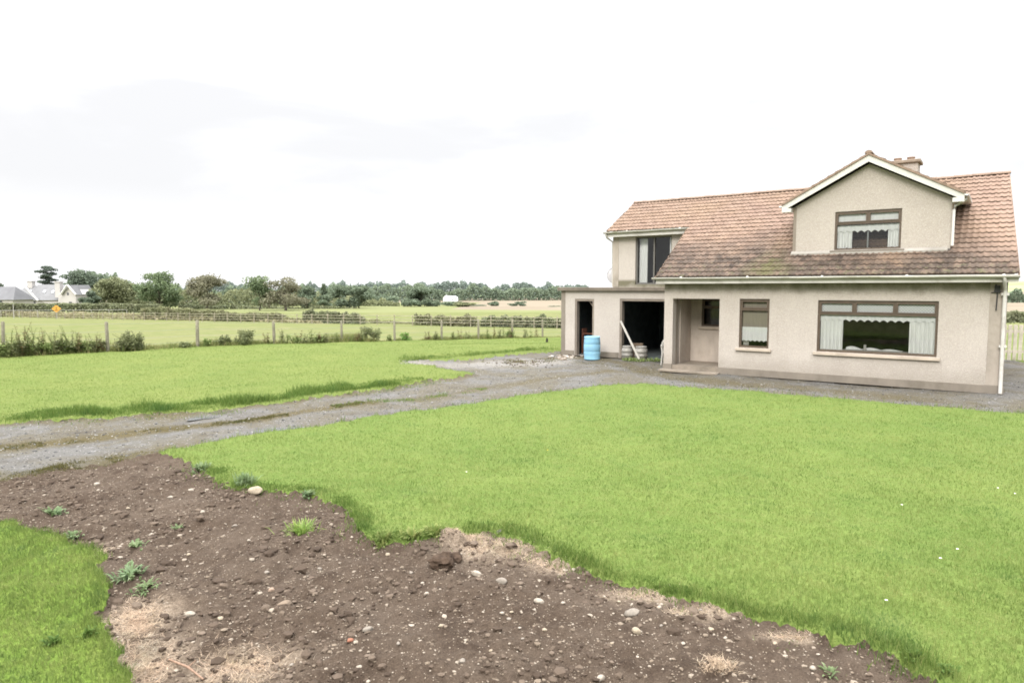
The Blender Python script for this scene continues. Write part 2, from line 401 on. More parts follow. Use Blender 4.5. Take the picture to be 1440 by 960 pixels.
# fields: far farmland in bands of crop
b = NB('farmland'); v = b.pos(); X = b.sep(v)
n1 = b.noise(v, .06, 5, .6); n2 = b.noise(v, .9, 5, .65); n3 = b.noise(v, 9, 4, .7)
c = b.mix(b.rng(n1, .35, .65), (.135, .152, .056), (.170, .170, .078))
c = b.mix(b.rng(n2, .4, .66, 0, .75), c, (.105, .135, .044))
c = b.mix(b.rng(b.noise(b.mapv(v, (1, 1, 1), (9, 2, 0)), .35, 5, .7), .5, .68, 0, .7), c, (.20, .185, .098))
c = b.mix(b.rng(n3, .3, .7), b.mix(1.0, c, (.75, .75, .72), 'MULTIPLY'), c)
far = b.rng(b.math('ADD', X[1], b.math('MULTIPLY', n1, 14)), 150, 153)
c = b.mix(far, c, b.mix(b.rng(n1, .3, .7), (.135, .150, .062), (.158, .166, .078)))
far2 = b.math('MAXIMUM', b.rng(X[1], 330, 334), b.math('MULTIPLY', b.rng(b.math('ADD', X[1], b.math('MULTIPLY', X[0], .25)), 163, 166), b.rng(X[0], -16, -14)))
c = b.mix(far2, c, b.mix(b.rng(b.noise(v, .03, 4), .35, .65), (.175, .145, .105), (.205, .175, .13)))
far3 = b.rng(X[1], 560, 566)
c = b.mix(far3, c, b.mix(b.rng(b.noise(v, .012, 2), .48, .5), (.18, .23, .11), (.25, .25, .14)))
b.bsdf(c, .95, b.bump(n3, .4, .05), .05); m_field = b.m

CF = classify((GX[:-1, :-1] + GX[1:, 1:]) / 2, (GY[:-1, :-1] + GY[1:, 1:]) / 2)
ny, nx = GX.shape
# boundary edges of the regions are relaxed so they run smoothly instead of in grid steps
vi = np.arange(ny * nx).reshape(ny, nx)
hE = np.argwhere(CF[:-1, :] != CF[1:, :]); vE = np.argwhere(CF[:, :-1] != CF[:, 1:])
EE = np.concatenate([np.stack([vi[hE[:, 0] + 1, hE[:, 1]], vi[hE[:, 0] + 1, hE[:, 1] + 1]], 1), np.stack([vi[vE[:, 0], vE[:, 1] + 1], vi[vE[:, 0] + 1, vE[:, 1] + 1]], 1)])
RX, RY = GX.ravel().copy(), GY.ravel().copy()
cnt = np.bincount(EE.ravel(), minlength=ny * nx); mb_ = cnt > 0
for _ in range(3):
    sx = np.bincount(EE[:, 0], RX[EE[:, 1]], ny * nx) + np.bincount(EE[:, 1], RX[EE[:, 0]], ny * nx)
    sy = np.bincount(EE[:, 0], RY[EE[:, 1]], ny * nx) + np.bincount(EE[:, 1], RY[EE[:, 0]], ny * nx)
    RX[mb_] = .45 * RX[mb_] + .55 * sx[mb_] / cnt[mb_]; RY[mb_] = .45 * RY[mb_] + .55 * sy[mb_] / cnt[mb_]
base_idx = (np.arange(ny - 1)[:, None] * nx + np.arange(nx - 1)[None, :])
ALLV = np.stack([RX, RY, GZ.ravel()], 1)
def polyline_dist(x, y, P):
    d = np.full(x.shape, 1e9)
    for (ax, ay), (bx, by) in zip(P[:-1], P[1:]):
        t = np.clip(((x - ax) * (bx - ax) + (y - ay) * (by - ay)) / ((bx - ax) ** 2 + (by - ay) ** 2), 0, 1)
        d = np.minimum(d, np.hypot(x - ax - t * (bx - ax), y - ay - t * (by - ay)))
    return d
def region(cls, name, mat, label):
    q = base_idx[CF == cls]
    F = np.stack([q, q + 1, q + nx + 1, q + nx], 1)
    u, inv = np.unique(F.ravel(), return_inverse=True)
    me = arr_mesh(name, ALLV[u], inv.reshape(-1, 4), smooth=True)
    o = link(name, me, mat); tag(o, label, None, None, 'structure'); return o, ALLV[u]
region(LAWN, 'lawn', m_lawn, 'large bright green lawn in front of the house')
region(LAWN2, 'lawn', m_lawn2, 'green lawn between the gravel drive and the post and wire fence')
region(GRASS, 'grass_verge', m_grass, 'darker green grass patch at the near corner beside the bare soil')
os_, sv_ = region(SOIL, 'soil', m_soil, 'bare brown stony soil strip between drive and lawn')
od, dv = region(DRIVE, 'driveway', m_drive, 'wet grey gravel driveway with a mossy strip between the wheel tracks')
region(FIELD, 'field', m_field, 'pale green pasture just beyond the post and wire fence')
ST = PW([(-200, 655), (0, 628), (110, 616), (240, 602), (340, 590), (440, 576), (520, 566)])
ST2 = PW([(590, 560), (680, 545), (760, 533), (860, 521)])
d1 = polyline_dist(dv[:, 0], dv[:, 1], ST); d2 = polyline_dist(dv[:, 0], dv[:, 1], ST2)
wn = fbm(dv[:, 0], dv[:, 1], 1.1, 3, 51)
EDG = PW([(-160, 690), (0, 671), (60, 660), (130, 650), (200, 639), (228, 633)]); EDG2 = PW([(-300, 616), (0, 598), (100, 591), (200, 586), (300, 579), (400, 567), (487, 554), (541, 547), (584, 538), (620, 533), (671, 527)]); EDG3 = PW([(800, 496), (870, 509), (940, 527), (1020, 537), (1160, 550), (1300, 562), (1430, 572)])
de = np.minimum(polyline_dist(dv[:, 0], dv[:, 1], EDG) / .55, polyline_dist(dv[:, 0], dv[:, 1], EDG2) / .40)
de = np.minimum(de, polyline_dist(dv[:, 0], dv[:, 1], EDG3) / .55)
sv = np.clip(1.0 - de + .8 * wn, 0, .7) + np.clip(1.6 - d1 / np.clip(.27 + .18 * wn, .1, 1), 0, 1) + .7 * np.clip(1.2 - d2 / (.35 + .4 * wn), 0, 1)
a = od.data.attributes.new('strip', 'FLOAT', 'POINT'); a.data.foreach_set('value', np.clip(sv, 0, 1).astype(np.float32))
PAL = PW([(566, 511), (640, 513), (700, 512), (770, 508)]); d3 = polyline_dist(dv[:, 0], dv[:, 1], PAL)
a = od.data.attributes.new('pale', 'FLOAT', 'POINT'); a.data.foreach_set('value', np.clip(1.3 - d3 / .9 + wn, 0, 1).astype(np.float32))

# far ground: one sheet to the horizon (hole where the near ground lies)
fx = np.concatenate([-np.geomspace(42.5, 4000, 60)[::-1], np.linspace(-42.5, 42.5, 24)[1:-1], np.geomspace(42.5, 4000, 60)])
fy = np.concatenate([-np.geomspace(60, 2500, 20)[::-1], np.linspace(-60, .6, 14)[:-1], np.linspace(.6, 50.5, 14)[:-1], np.geomspace(50.5, 3200, 110)])
FX, FY = np.meshgrid(fx, fy); FZ = terr(FX, FY) - .03 * ((np.abs(FX) < 43) & (FY < 51) & (FY > .3))
mx = (FX[:-1, :-1] + FX[1:, 1:]) / 2; my = (FY[:-1, :-1] + FY[1:, 1:]) / 2
keep = ~((np.abs(mx) < 42.4) & (my > .6) & (my < 50.4))
bi = (np.arange(len(fy) - 1)[:, None] * len(fx) + np.arange(len(fx) - 1)[None, :])[keep]
me = arr_mesh('ground', np.stack([FX.ravel(), FY.ravel(), FZ.ravel()], 1), np.stack([bi, bi + 1, bi + len(fx) + 1, bi + len(fx)], 1), smooth=True)
tag(link('ground', me, m_field), 'open farmland stretching to the horizon behind the fences', None, None, 'structure')

# ------------------------------------------------------------------ grass blades
def blades(P, h, wdt, lean, tv, name, mat, label):
    n = len(P); a = rng.uniform(0, 2 * np.pi, n); b_ = rng.uniform(0, 2 * np.pi, n)
    side = np.stack([np.cos(a), np.sin(a), np.zeros(n)], 1) * (wdt[:, None] / 2)
    ln = np.stack([np.cos(b_), np.sin(b_), np.zeros(n)], 1) * (h * lean)[:, None]
    top = P + ln; top[:, 2] += h * np.sqrt(np.clip(1 - lean ** 2, .05, 1))
    base = P.copy(); base[:, 2] -= .004
    mid = base * .5 + top * .5 - ln * .18
    V = np.empty((n, 5, 3)); V[:, 0] = base - side; V[:, 1] = base + side; V[:, 2] = mid + side * .8; V[:, 3] = mid - side * .8; V[:, 4] = top
    V = V.reshape(-1, 3); i = np.arange(n)[:, None] * 5
    # two triangles + tip as triangles
    F = np.concatenate([i + [0, 1, 2], i + [0, 2, 3], i + [3, 2, 4]], 0)
    me = arr_mesh(name, V, F, np.concatenate([tv, tv, tv]))
    o = link(name, me, mat); tag(o, label, 'grass', None, 'stuff'); return o
def grass_mat(name, dark, mid, light):
    b = NB(name); t = b.attr(); v = b.pos()
    c = b.mix(b.rng(t, 0, .5), dark, mid); c = b.mix(b.rng(t, .5, 1), c, light)
    c = b.mix(b.rng(b.noise(b.mapv(v, (1, 1, 1), (11, 5, 0)), 1.5, 5, .65), .54, .70, 0, .75), c, b.mix(1.0, c, (.62, .84, .95), 'MULTIPLY')); c = b.mix(b.rng(b.noise(b.mapv(v, (1, 1, 1), (3, 15, 0)), 3.1, 4, .7), .64, .74, 0, .6), c, (.20, .185, .085))
    c = b.mix(b.rng(b.noise(v, .55, 4, .6), .38, .62, 0, .45), c, b.mix(1.0, c, (1.25, 1.12, 1.2), 'MULTIPLY'))
    c = b.mix(b.rng(b.noise(v, 5, 4, .6), .48, .7, 0, .6), c, b.mix(1.0, c, (.70, .80, .75), 'MULTIPLY'))
    b.leaf(c, .45, .6); return b.m
m_bl = grass_mat('lawn_blade', (.074, .132, .029), (.162, .222, .058), (.28, .30, .11))
m_bl3 = grass_mat('verge_blade', (.075, .122, .030), (.150, .205, .052), (.25, .28, .10))
def scatter(cls, dens, y0, y1, x0, x1):
    """candidates with a density falling off with distance, inside the view wedge"""
    A = (x1 - x0) * (y1 - y0); n = int(A * dens(y0))
    x = rng.uniform(x0, x1, n); y = rng.uniform(y0, y1, n)
    k = (rng.uniform(0, 1, n) < dens(y) / dens(y0)) & (np.abs(x) < .92 * y + 2.0)
    x, y = x[k], y[k]; c = classify(x, y); k = c == cls
    return x[k], y[k]
def edge_amt(x, y, cls, r):
    e = np.zeros(len(x))
    for t in np.linspace(0, 2 * np.pi, 7)[:-1]:
        c = classify(x + r * np.cos(t), y + r * np.sin(t)); e += ((c == SOIL) | (c == DRIVE)).astype(float) if cls != GRASS else (c == SOIL).astype(float)
    return e / 6
def lawn_blades(cls, dens, y0, y1, x0, x1, hh, mat, label, ek=1.0, name='grass'):
    x, y = scatter(cls, dens, y0, y1, x0, x1)
    e = edge_amt(x, y, cls, .13 if cls != LAWN2 else .3)
    n = len(x); P = np.stack([x, y, hz(x, y)], 1)
    cl = fbm(x, y, 1.3, 3, 61)
    h = hh * (1 + .5 * cl) * rng.uniform(.55, 1.3, n) * (1 + ek * 2.6 * e ** .8)
    wd = (.0032 + .0003 * y) * rng.uniform(.7, 1.3, n)
    tv = np.clip(.5 + .35 * fbm(x, y, 4, 3, 62) + rng.normal(0, .13 if cls != LAWN2 else .04, n) - .22 * e, 0, 1)
    yel = rng.uniform(0, 1, n) < .015; tv[yel] = 1
    return blades(P, h, wd, np.clip(rng.uniform(.1, .75, n), 0, .9), tv, name, mat, label)
lawn_blades(LAWN, lambda y: 4600 * np.clip(5.0 / np.maximum(y, 5.0), 0, 1) ** 2.0, 3.0, 18, -7, 18, .034, m_bl, 'short bright green blades of the lawn before the house')
lawn_blades(LAWN2, lambda y: 900 * np.clip(11.0 / np.maximum(y, 11), 0, 1) ** 1.6, 10.5, 42, -24, 8, .026, m_bl, 'short bright grass blades of the lawn beside the wire fence', 1.0)
lawn_blades(GRASS, lambda y: 7000 * np.clip(5.0 / np.maximum(y, 5.0), 0, 1) ** 1.5, 2.6, 8.5, -9, -1.2, .036, m_bl3, 'dense short grass blades of the near corner verge', .6)

m_bank = grass_mat('bank_blade', (.062, .115, .024), (.125, .190, .042), (.22, .25, .08))
# extra taller grass hanging over the lawn edges
def edge_grass(poly, n, width, h0, h1, mat, label, jit=.06):
    seg = np.hypot(*(poly[1:] - poly[:-1]).T); cum = np.concatenate([[0], np.cumsum(seg)])
    t = rng.uniform(0, cum[-1], n); k = np.clip(np.searchsorted(cum, t) - 1, 0, len(seg) - 1); f = (t - cum[k]) / seg[k]
    p = poly[k] * (1 - f[:, None]) + poly[k + 1] * f[:, None]
    d = poly[k + 1] - poly[k]; nn = np.stack([-d[:, 1], d[:, 0]], 1) / seg[k][:, None]
    p = p + nn * (rng.uniform(0, 1, n) ** 1.5 * width)[:, None] + rng.normal(0, jit, (n, 2))
    cl = classify(p[:, 0], p[:, 1]); kk = (cl != SOIL) | (rng.uniform(0, 1, n) < .45)
    p = p[kk]; n = len(p)
    clump = np.clip(.62 + 1.7 * fbm(p[:, 0], p[:, 1], 1.6, 3, 71), .15, 1.3)
    h = rng.uniform(h0, h1, n) * clump
    P = np.stack([p[:, 0], p[:, 1], hz(p[:, 0], p[:, 1])], 1)
    tv = np.clip(rng.normal(.32, .18, n), 0, 1)
    return blades(P, h, (.004 + .0005 * p[:, 1]) * rng.uniform(.7, 1.2, n), rng.uniform(.1, .7, n), tv, 'grass', mat, label)
edge_grass(PW(EDGE[2:]), 11000, .20, .03, .12, m_bank, 'longer unmown grass along the soil edge of the lawn')
edge_grass(PW([(0, 596), (100, 589), (200, 584), (300, 577), (400, 565), (487, 552), (541, 545), (600, 535)]), 13000, .75, .07, .2, m_bank, 'longer dark grass on the bank above the drive', .1)
edge_grass(PW([(566, 508), (620, 506), (700, 498), (785, 491)]), 3500, .8, .08, .2, m_bl, 'longer grass along the gravel spur near the outbuilding', .12)
m_moss = grass_mat('moss_blade', (.05, .05, .018), (.105, .10, .035), (.17, .15, .06))
def strip_grass(poly, n, sd_, h0, h1, mat, label, name='grass'):
    seg = np.hypot(*(poly[1:] - poly[:-1]).T); cum = np.concatenate([[0], np.cumsum(seg)]); t = rng.uniform(0, cum[-1], n); k = np.clip(np.searchsorted(cum, t) - 1, 0, len(seg) - 1); f = (t - cum[k]) / seg[k]
    p = poly[k] * (1 - f[:, None]) + poly[k + 1] * f[:, None] + rng.normal(0, sd_, (n, 2))
    k = (fbm(p[:, 0], p[:, 1], 1.5, 3, 91) > -.12) & (classify(p[:, 0], p[:, 1]) >= SOIL); p = p[k]; n = len(p)
    cl = np.clip(.6 + 1.5 * fbm(p[:, 0], p[:, 1], 3, 3, 92), .2, 1.4)
    blades(np.stack([p[:, 0], p[:, 1], hz(p[:, 0], p[:, 1])], 1), rng.uniform(h0, h1, n) * cl, (.004 + .0005 * p[:, 1]) * rng.uniform(.7, 1.2, n), rng.uniform(.2, .9, n), np.clip(rng.normal(.45, .22, n), 0, 1), name, mat, label)
strip_grass(PW([(-60, 635), (0, 628), (110, 616), (240, 602), (340, 590), (440, 576), (520, 566)]), 9000, .11, .015, .05, m_moss, 'short brown moss and grass on the strip between the wheel tracks')
strip_grass(PW([(440, 576), (520, 565), (590, 560), (680, 545)]), 2200, .14, .02, .06, m_bank, 'sparse green grass on the far end of the mossy strip')
strip_grass(np.vstack([PW(EDGE[1:])]), 2600, .16, .02, .07, m_bank, 'stray grass blades straggling from the lawn edge onto the soil')
strip_grass(PW([(0, 600), (100, 593), (200, 588), (300, 581), (400, 569), (487, 556), (541, 549), (620, 536)]), 2600, .18, .02, .08, m_bank, 'stray grass blades straggling from the bank onto the drive')
strip_grass(PW([(0, 669), (60, 658), (130, 648), (200, 638)]), 3000, .14, .015, .05, m_moss, 'mossy grass along the boundary of drive and soil')
strip_grass(PW([(690, 509), (735, 508), (775, 505)]), 2200, .3, .02, .09, m_moss, 'brownish weeds over the spilled earth on the gravel spur', 'rough_grass')
strip_grass(PW([(800, 505), (870, 515), (940, 532), (1020, 540), (1160, 554), (1300, 566), (1430, 576)]), 3200, .22, .01, .04, m_moss, 'sparse weeds and moss in the gravel before the house')
# rough pasture grass along the wire fence
fl = np.array([FA + (FB - FA) * t for t in np.linspace(-.35, 1.1, 20)])
x_ = rng.uniform(0, 1, 26000); p = FA + (FB - FA) * (x_[:, None] * 1.3 - .2) + rng.normal(0, .38, (26000, 2)) + np.array([-.25, .28])
rough = np.clip(.5 + 1.6 * fbm(p[:, 0], p[:, 1], .5, 3, 77), .12, 1.4)
blades(np.stack([p[:, 0], p[:, 1], hz(p[:, 0], p[:, 1])], 1), rng.uniform(.12, .42, 26000) * rough, np.full(26000, .02), rng.uniform(.1, .6, 26000), np.clip(rng.normal(.55, .25, 26000), 0, 1),
       'rough_grass', grass_mat('rough_blade', (.070, .105, .030), (.155, .185, .055), (.30, .27, .13)), 'rough uncut grass growing along the post and wire fence')

STRAW_SPOTS = [(705, 770, 62, 14), (655, 757, 30, 8), (775, 792, 30, 9), (200, 868, 42, 30), (212, 928, 50, 34), (330, 930, 66, 28), (140, 775, 15, 14), (905, 838, 40, 8), (985, 862, 40, 8), (1110, 897, 34, 7)]
pv = np.zeros(len(sv_))
for a_, b_, sx, sy in STRAW_SPOTS:
    c0 = G(a_, b_); ex = G(a_ + sx, b_); ey = G(a_, b_ - sy); pv = np.maximum(pv, np.exp(-((sv_[:, 0] - c0[0]) / abs(ex[0] - c0[0])) ** 2 - ((sv_[:, 1] - c0[1]) / abs(ey[1] - c0[1])) ** 2))
pv = np.clip(pv * 1.35 + .8 * fbm(sv_[:, 0], sv_[:, 1], 3, 3, 91) * (pv > .08), 0, 1)
a = os_.data.attributes.new('pale', 'FLOAT', 'POINT'); a.data.foreach_set('value', pv.astype(np.float32))
# straw / dry cut grass on soil
m_straw = grass_mat('dry_straw', (.20, .15, .10), (.42, .335, .235), (.60, .50, .37))
pts = []
for cx, cy, sx, sy, n in [(705, 770, 50, 9, 1500), (655, 757, 28, 7, 700), (770, 790, 30, 8, 500), (195, 870, 28, 22, 1500), (205, 920, 28, 25, 1700), (335, 925, 45, 22, 1300), (140, 775, 12, 10, 260), (905, 835, 40, 6, 300), (980, 860, 40, 8, 250), (1110, 895, 30, 6, 200)]:
    q = np.stack([rng.normal(cx, sx * .6, n), rng.normal(cy, sy * .6, n)], 1)
    pts.append(np.array([G(a, b)[:2] for a, b in q]))
p = np.concatenate(pts); n = len(p)
p = p[(classify(p[:, 0], p[:, 1]) == SOIL) | (rng.uniform(0, 1, n) < .25)]; n = len(p)
blades(np.stack([p[:, 0], p[:, 1], hz(p[:, 0], p[:, 1]) + .006], 1), rng.uniform(.02, .075, n), rng.uniform(.003, .0055, n), rng.uniform(.965, .999, n), np.clip(rng.normal(.5, .25, n), 0, 1), 'straw', m_straw, 'dry pale cut grass lying on the soil edges')

# ------------------------------------------------------------------ stones and clods
import bmesh
def ico(sub):
    bm = bmesh.new(); bmesh.ops.create_icosphere(bm, subdivisions=sub, radius=1.0)
    V = np.array([q.co[:] for q in bm.verts]); F = np.array([[q.index for q in f.verts] for f in bm.faces]); bm.free(); return V, F
IV1, IF1 = ico(1)
def pebbles(p, size, name, mat, label, flat=.6, sink=.25, cat='pebbles'):
    n = len(p); V = np.empty((n, len(IV1), 3)); a = rng.uniform(0, 6.28, n); ca, sa = np.cos(a), np.sin(a)
    jit = 1 + rng.normal(0, .16, (n, len(IV1), 1))
    base = IV1[None] * jit * np.stack([size, size * rng.uniform(.55, 1, n), size * flat * rng.uniform(.6, 1.1, n)], 1)[:, None, :]
    V[:, :, 0] = base[:, :, 0] * ca[:, None] - base[:, :, 1] * sa[:, None] + p[:, None, 0]
    V[:, :, 1] = base[:, :, 0] * sa[:, None] + base[:, :, 1] * ca[:, None] + p[:, None, 1]
    V[:, :, 2] = base[:, :, 2] + (hz(p[:, 0], p[:, 1]) + size * flat * (.5 - sink))[:, None]
    F = (IF1[None] + (np.arange(n) * len(IV1))[:, None, None]).reshape(-1, 3)
    tv = np.repeat(rng.uniform(0, 1, n), len(IF1))
    o = link(name, arr_mesh(name, V.reshape(-1, 3), F, tv, smooth=False), mat); tag(o, label, cat, None, 'stuff'); return o
def stone_mat(name, lo, mid, hi):
    b = NB(name); t = b.attr(); c = b.mix(b.rng(t, 0, .6), lo, mid); c = b.mix(b.rng(t, .6, 1), c, hi)
    c = b.mix(b.rng(b.noise(b.pos(), 60, 3), .4, .7, 0, .5), c, b.mix(1.0, c, (.6, .58, .55), 'MULTIPLY'))
    b.bsdf(c, .85, None, .2); return b.m
m_peb = stone_mat('soil_pebble', (.085, .064, .046), (.17, .135, .10), (.30, .26, .21))
m_clod = stone_mat('soil_clod', (.042, .029, .020), (.080, .058, .042), (.13, .10, .075))
m_grv = stone_mat('drive_gravel', (.045, .045, .046), (.12, .12, .118), (.30, .295, .285))
def soil_pts(n, cls=SOIL, x0=-7, x1=4, y0=3.3, y1=9.5, pw=1.0):
    o = []
    while sum(len(q) for q in o) < n:
        x = rng.uniform(x0, x1, n); y = y0 + (y1 - y0) * rng.uniform(0, 1, n) ** pw
        k = (classify(x, y) == cls) & (np.abs(x) < .8 * y + .4); o.append(np.stack([x[k], y[k]], 1))
    return np.concatenate(o)[:n]
pp = soil_pts(13000, pw=1.2); pebbles(pp, np.clip(rng.lognormal(math.log(.0060), .55, 13000), .003, .028), 'pebbles', m_peb, 'small pale pebbles strewn through the brown soil')
pp = soil_pts(6000, pw=1.2)
k = fbm(pp[:, 0], pp[:, 1], 1.4, 3, 81) > -.1; pp = pp[k]
pebbles(pp, np.clip(rng.lognormal(math.log(.014), .55, len(pp)), .006, .06), 'soil_clods', m_clod, 'crumbly dark clods of turned soil', .7, .3, 'soil clods')
pp = soil_pts(9000, DRIVE, -15, 14, 8, 24, 1.3); pebbles(pp, np.clip(rng.lognormal(math.log(.012), .4, 9000), .006, .03), 'gravel', m_grv, 'loose grey gravel on the driveway', .6, .3, 'gravel')
# rubble by the outbuilding corner
q = np.array([G(rng.normal(798, 9), rng.normal(500.5, 2.4))[:2] for _ in range(130)]); pebbles(q, rng.uniform(.02, .09, 130), 'rubble', stone_mat('mortar_rubble', (.10, .075, .05), (.25, .21, .17), (.5, .47, .42)), 'broken mortar rubble and dirt heaped at the outbuilding corner', .5, .3, 'rubble')
q = np.array([G(rng.normal(735, 20), rng.normal(509, 2.2))[:2] for _ in range(130)]); pebbles(q, rng.uniform(.015, .045, 130), 'rubble', m_clod, 'dark crumbled earth spilled on the gravel spur', .6, .3, 'rubble')

# individual stones
SV, SF = ico(3)
def stone(px, py, wpx, asp, flat, label, mat, group=None, seed=0, name='stone'):
    r_ = np.random.default_rng(seed); P = GH(px, py); s = wpx / 2 * math.hypot(P[1], CH) / FPX
    V = SV.copy(); d = np.zeros(len(V))
    for _ in range(9):
        nrm = r_.normal(size=3); nrm /= np.linalg.norm(nrm); d += r_.uniform(-.07, .09) * np.cos(3 * (V @ nrm) + r_.uniform(0, 6))
    if name == 'earth_clod':
        d = d + .28 * fbm(V[:, 0] * 2 + V[:, 2] * 1.3, V[:, 1] * 2 - V[:, 2], 1.6, 4, seed) + .12 * r_.normal(size=len(V))
    V = V * (1 + d[:, None])
    for _ in range(6):
        nrm = r_.normal(size=3); nrm /= np.linalg.norm(nrm); t = V @ nrm; lim = r_.uniform(.62, .9); ov = np.clip(t - lim, 0, None); V -= nrm * (ov * .85)[:, None]
    V = V * [s, s * asp, s * flat]; a = r_.uniform(0, 6.28); ca, sa = math.cos(a) if asp > .8 else math.cos(r_.uniform(-.5, .5)), 0
    ang = r_.uniform(-.6, .6); ca, sa = math.cos(ang), math.sin(ang)
    V = np.stack([V[:, 0] * ca - V[:, 1] * sa, V[:, 0] * sa + V[:, 1] * ca, V[:, 2]], 1)
    o = link(name, arr_mesh(name, V, SF, None, name == 'stone'), mat); o.location = (P[0], P[1], P[2] + s * flat * .45)
    tag(o, label, 'stone', group); return o
def rockmat(name, c): return simple(name, c, .85, .28, 24, .2, bump=.5, bs=60, dirt=tuple(x * .45 for x in c), ds=14)
m_r1 = rockmat('stone_buff', (.27, .225, .165)); m_r2 = rockmat('stone_white', (.28, .245, .20)); m_r3 = rockmat('stone_grey', (.20, .175, .145)); m_r4 = rockmat('stone_red', (.25, .11, .07))
stone(360, 693, 19, .75, .75, 'largest smooth buff stone beside the lawn edge near the drive', m_r1, seed=1)
stone(267, 866, 14, .8, .7, 'round white stone in the lower left of the soil', m_r2, seed=2)
stone(888, 863, 22, .6, .45, 'flat pale slab stone near the lawn edge right of the straw patch', m_r3, seed=3)
stone(758, 847, 16, .55, .5, 'elongated whitish stone in the middle of the soil', m_r2, seed=4)
stone(517, 887, 15, .6, .55, 'greyish flat stone beside the reddish brick chip', m_r3, seed=5)
stone(492, 901, 10, .7, .6, 'small red brick chip lying in the soil', m_r4, seed=6)
stone(382, 831, 9, .8, .9, 'pinkish upright pebble stone below the grass tuft', rockmat('stone_pink', (.27, .20, .15)), seed=7)
stone(291, 850, 16, .6, .4, 'thin pale sliver stone above the white round stone', m_r3, seed=8)
stone(400, 850, 19, .6, .4, 'flat brown half buried stone left of the soil centre', rockmat('stone_brown', (.17, .13, .095)), seed=9)
stone(704, 820, 18, .5, .6, 'slanted grey stone below the pale straw patch', m_r3, seed=10)
stone(670, 808, 14, .7, .6, 'pale stone just beside the dark earth clod', m_r2, seed=11)
stone(1143, 940, 9, .8, .7, 'white stone right of the tan root clump', m_r2, seed=12)
stone(895, 889, 12, .8, .8, 'leaning grey stone right of the soil centre', m_r1, seed=13)
stone(844, 955, 16, .5, .5, 'white flat stone at the bottom edge of the soil', m_r2, seed=14)
stone(269, 690, 9, .8, .6, 'small white stone up the bed beside the drive', m_r2, seed=15)
stone(136, 681, 8, .8, .6, 'small pale stone at the top left of the soil', m_r2, seed=16)
sm = [(706, 862), (719, 861), (716, 871), (731, 883), (766, 886), (578, 806), (594, 820), (810, 940), (735, 898), (792, 848), (870, 846), (930, 880), (960, 905), (1000, 885), (985, 858), (1020, 897), (1090, 905), (650, 930), (600, 835), (545, 780), (430, 770), (350, 760), (310, 870), (410, 935), (480, 850), (690, 915), (560, 905), (240, 700), (180, 715), (330, 740), (213, 752), (265, 780), (375, 805), (930, 850), (860, 905), (1055, 925), (505, 938), (620, 880), (450, 800), (285, 720)]
for i, (a, c_) in enumerate(sm):
    stone(a, c_, random.uniform(5, 9), .8, .6, 'small pale stone half sunk in the bare soil', (m_r2, m_r1, m_r3)[i % 3], 'small pale stones scattered over the soil', 100 + i)
# dark clod on the crest, tan root clump, stick
stone(622, 796, 34, .8, .75, 'dark brown lump of turned earth below the straw patch', simple('earth_lump', (.055, .038, .027), .95, .4, 18, .1, bump=1.0, bs=30), seed=31, name='earth_clod')
stone(640, 786, 22, .8, .7, 'smaller dark earth lump tucked behind the larger lump', bpy.data.materials['earth_lump'], seed=32, name='earth_clod')
P = GH(1010, 938); n = 420
q = P + np.stack([np.clip(rng.normal(0, .06, n), -.11, .11), np.clip(rng.normal(0, .04, n), -.07, .07), np.zeros(n)], 1)
V0 = q.copy(); d = rng.normal(0, 1, (n, 3)); d[:, 2] = np.abs(d[:, 2]) * .7; d /= np.linalg.norm(d, axis=1)[:, None]
q[:, 2] += rng.uniform(0, .05, n) * np.exp(-((q[:, 0] - P[0]) / .08) ** 2)
s_ = np.cross(d, [0, 0, 1.0]) * .0025; L_ = rng.uniform(.03, .075, n)[:, None]
V = np.stack([q - s_, q + s_, q + d * L_], 1).reshape(-1, 3)
tag(link('root_clump', arr_mesh('root_clump', V, np.arange(n * 3).reshape(-1, 3), np.clip(rng.normal(.5, .25, n), 0, 1)), m_straw), 'tan clump of dead roots on the soil near the right corner', 'root clump')
A, B = GH(238, 929), GH(286, 957); mb = MB(); mid = (A + B) / 2 + [0.01, .01, .02]
mb.tube([A + [0, 0, .012], mid, B + [0, 0, .012]], [.007, .008, .006], 8)
mb.tube([mid, mid + [.03, .05, .02]], [.005, .003], 6)
tag(mb.build('stick', simple('stick_bark', (.20, .13, .09), .9, .3, 40)), 'thin broken stick lying on straw at the bottom left', 'stick')

# ------------------------------------------------------------------ plants
def leafquads(C, size, asp=.6, up=None, r=rng, bias=None):
    """random oriented leaf quads at centres C"""
    n = len(C); nr = r.normal(size=(n, 3))
    if bias is not None: nr = nr + bias
    nr /= np.linalg.norm(nr, axis=1)[:, None]
    t = r.normal(size=(n, 3)); u = np.cross(nr, t); u /= np.linalg.norm(u, axis=1)[:, None] + 1e-9; w_ = np.cross(nr, u)
    s = np.broadcast_to(size, (n,))[:, None]
    V = np.stack([C - u * s * .5, C + w_ * s * asp * .5 - u * s * .05, C + u * s * .5, C - w_ * s * asp * .5 - u * s * .05], 1)
    return V.reshape(-1, 3), np.arange(n * 4).reshape(-1, 4)

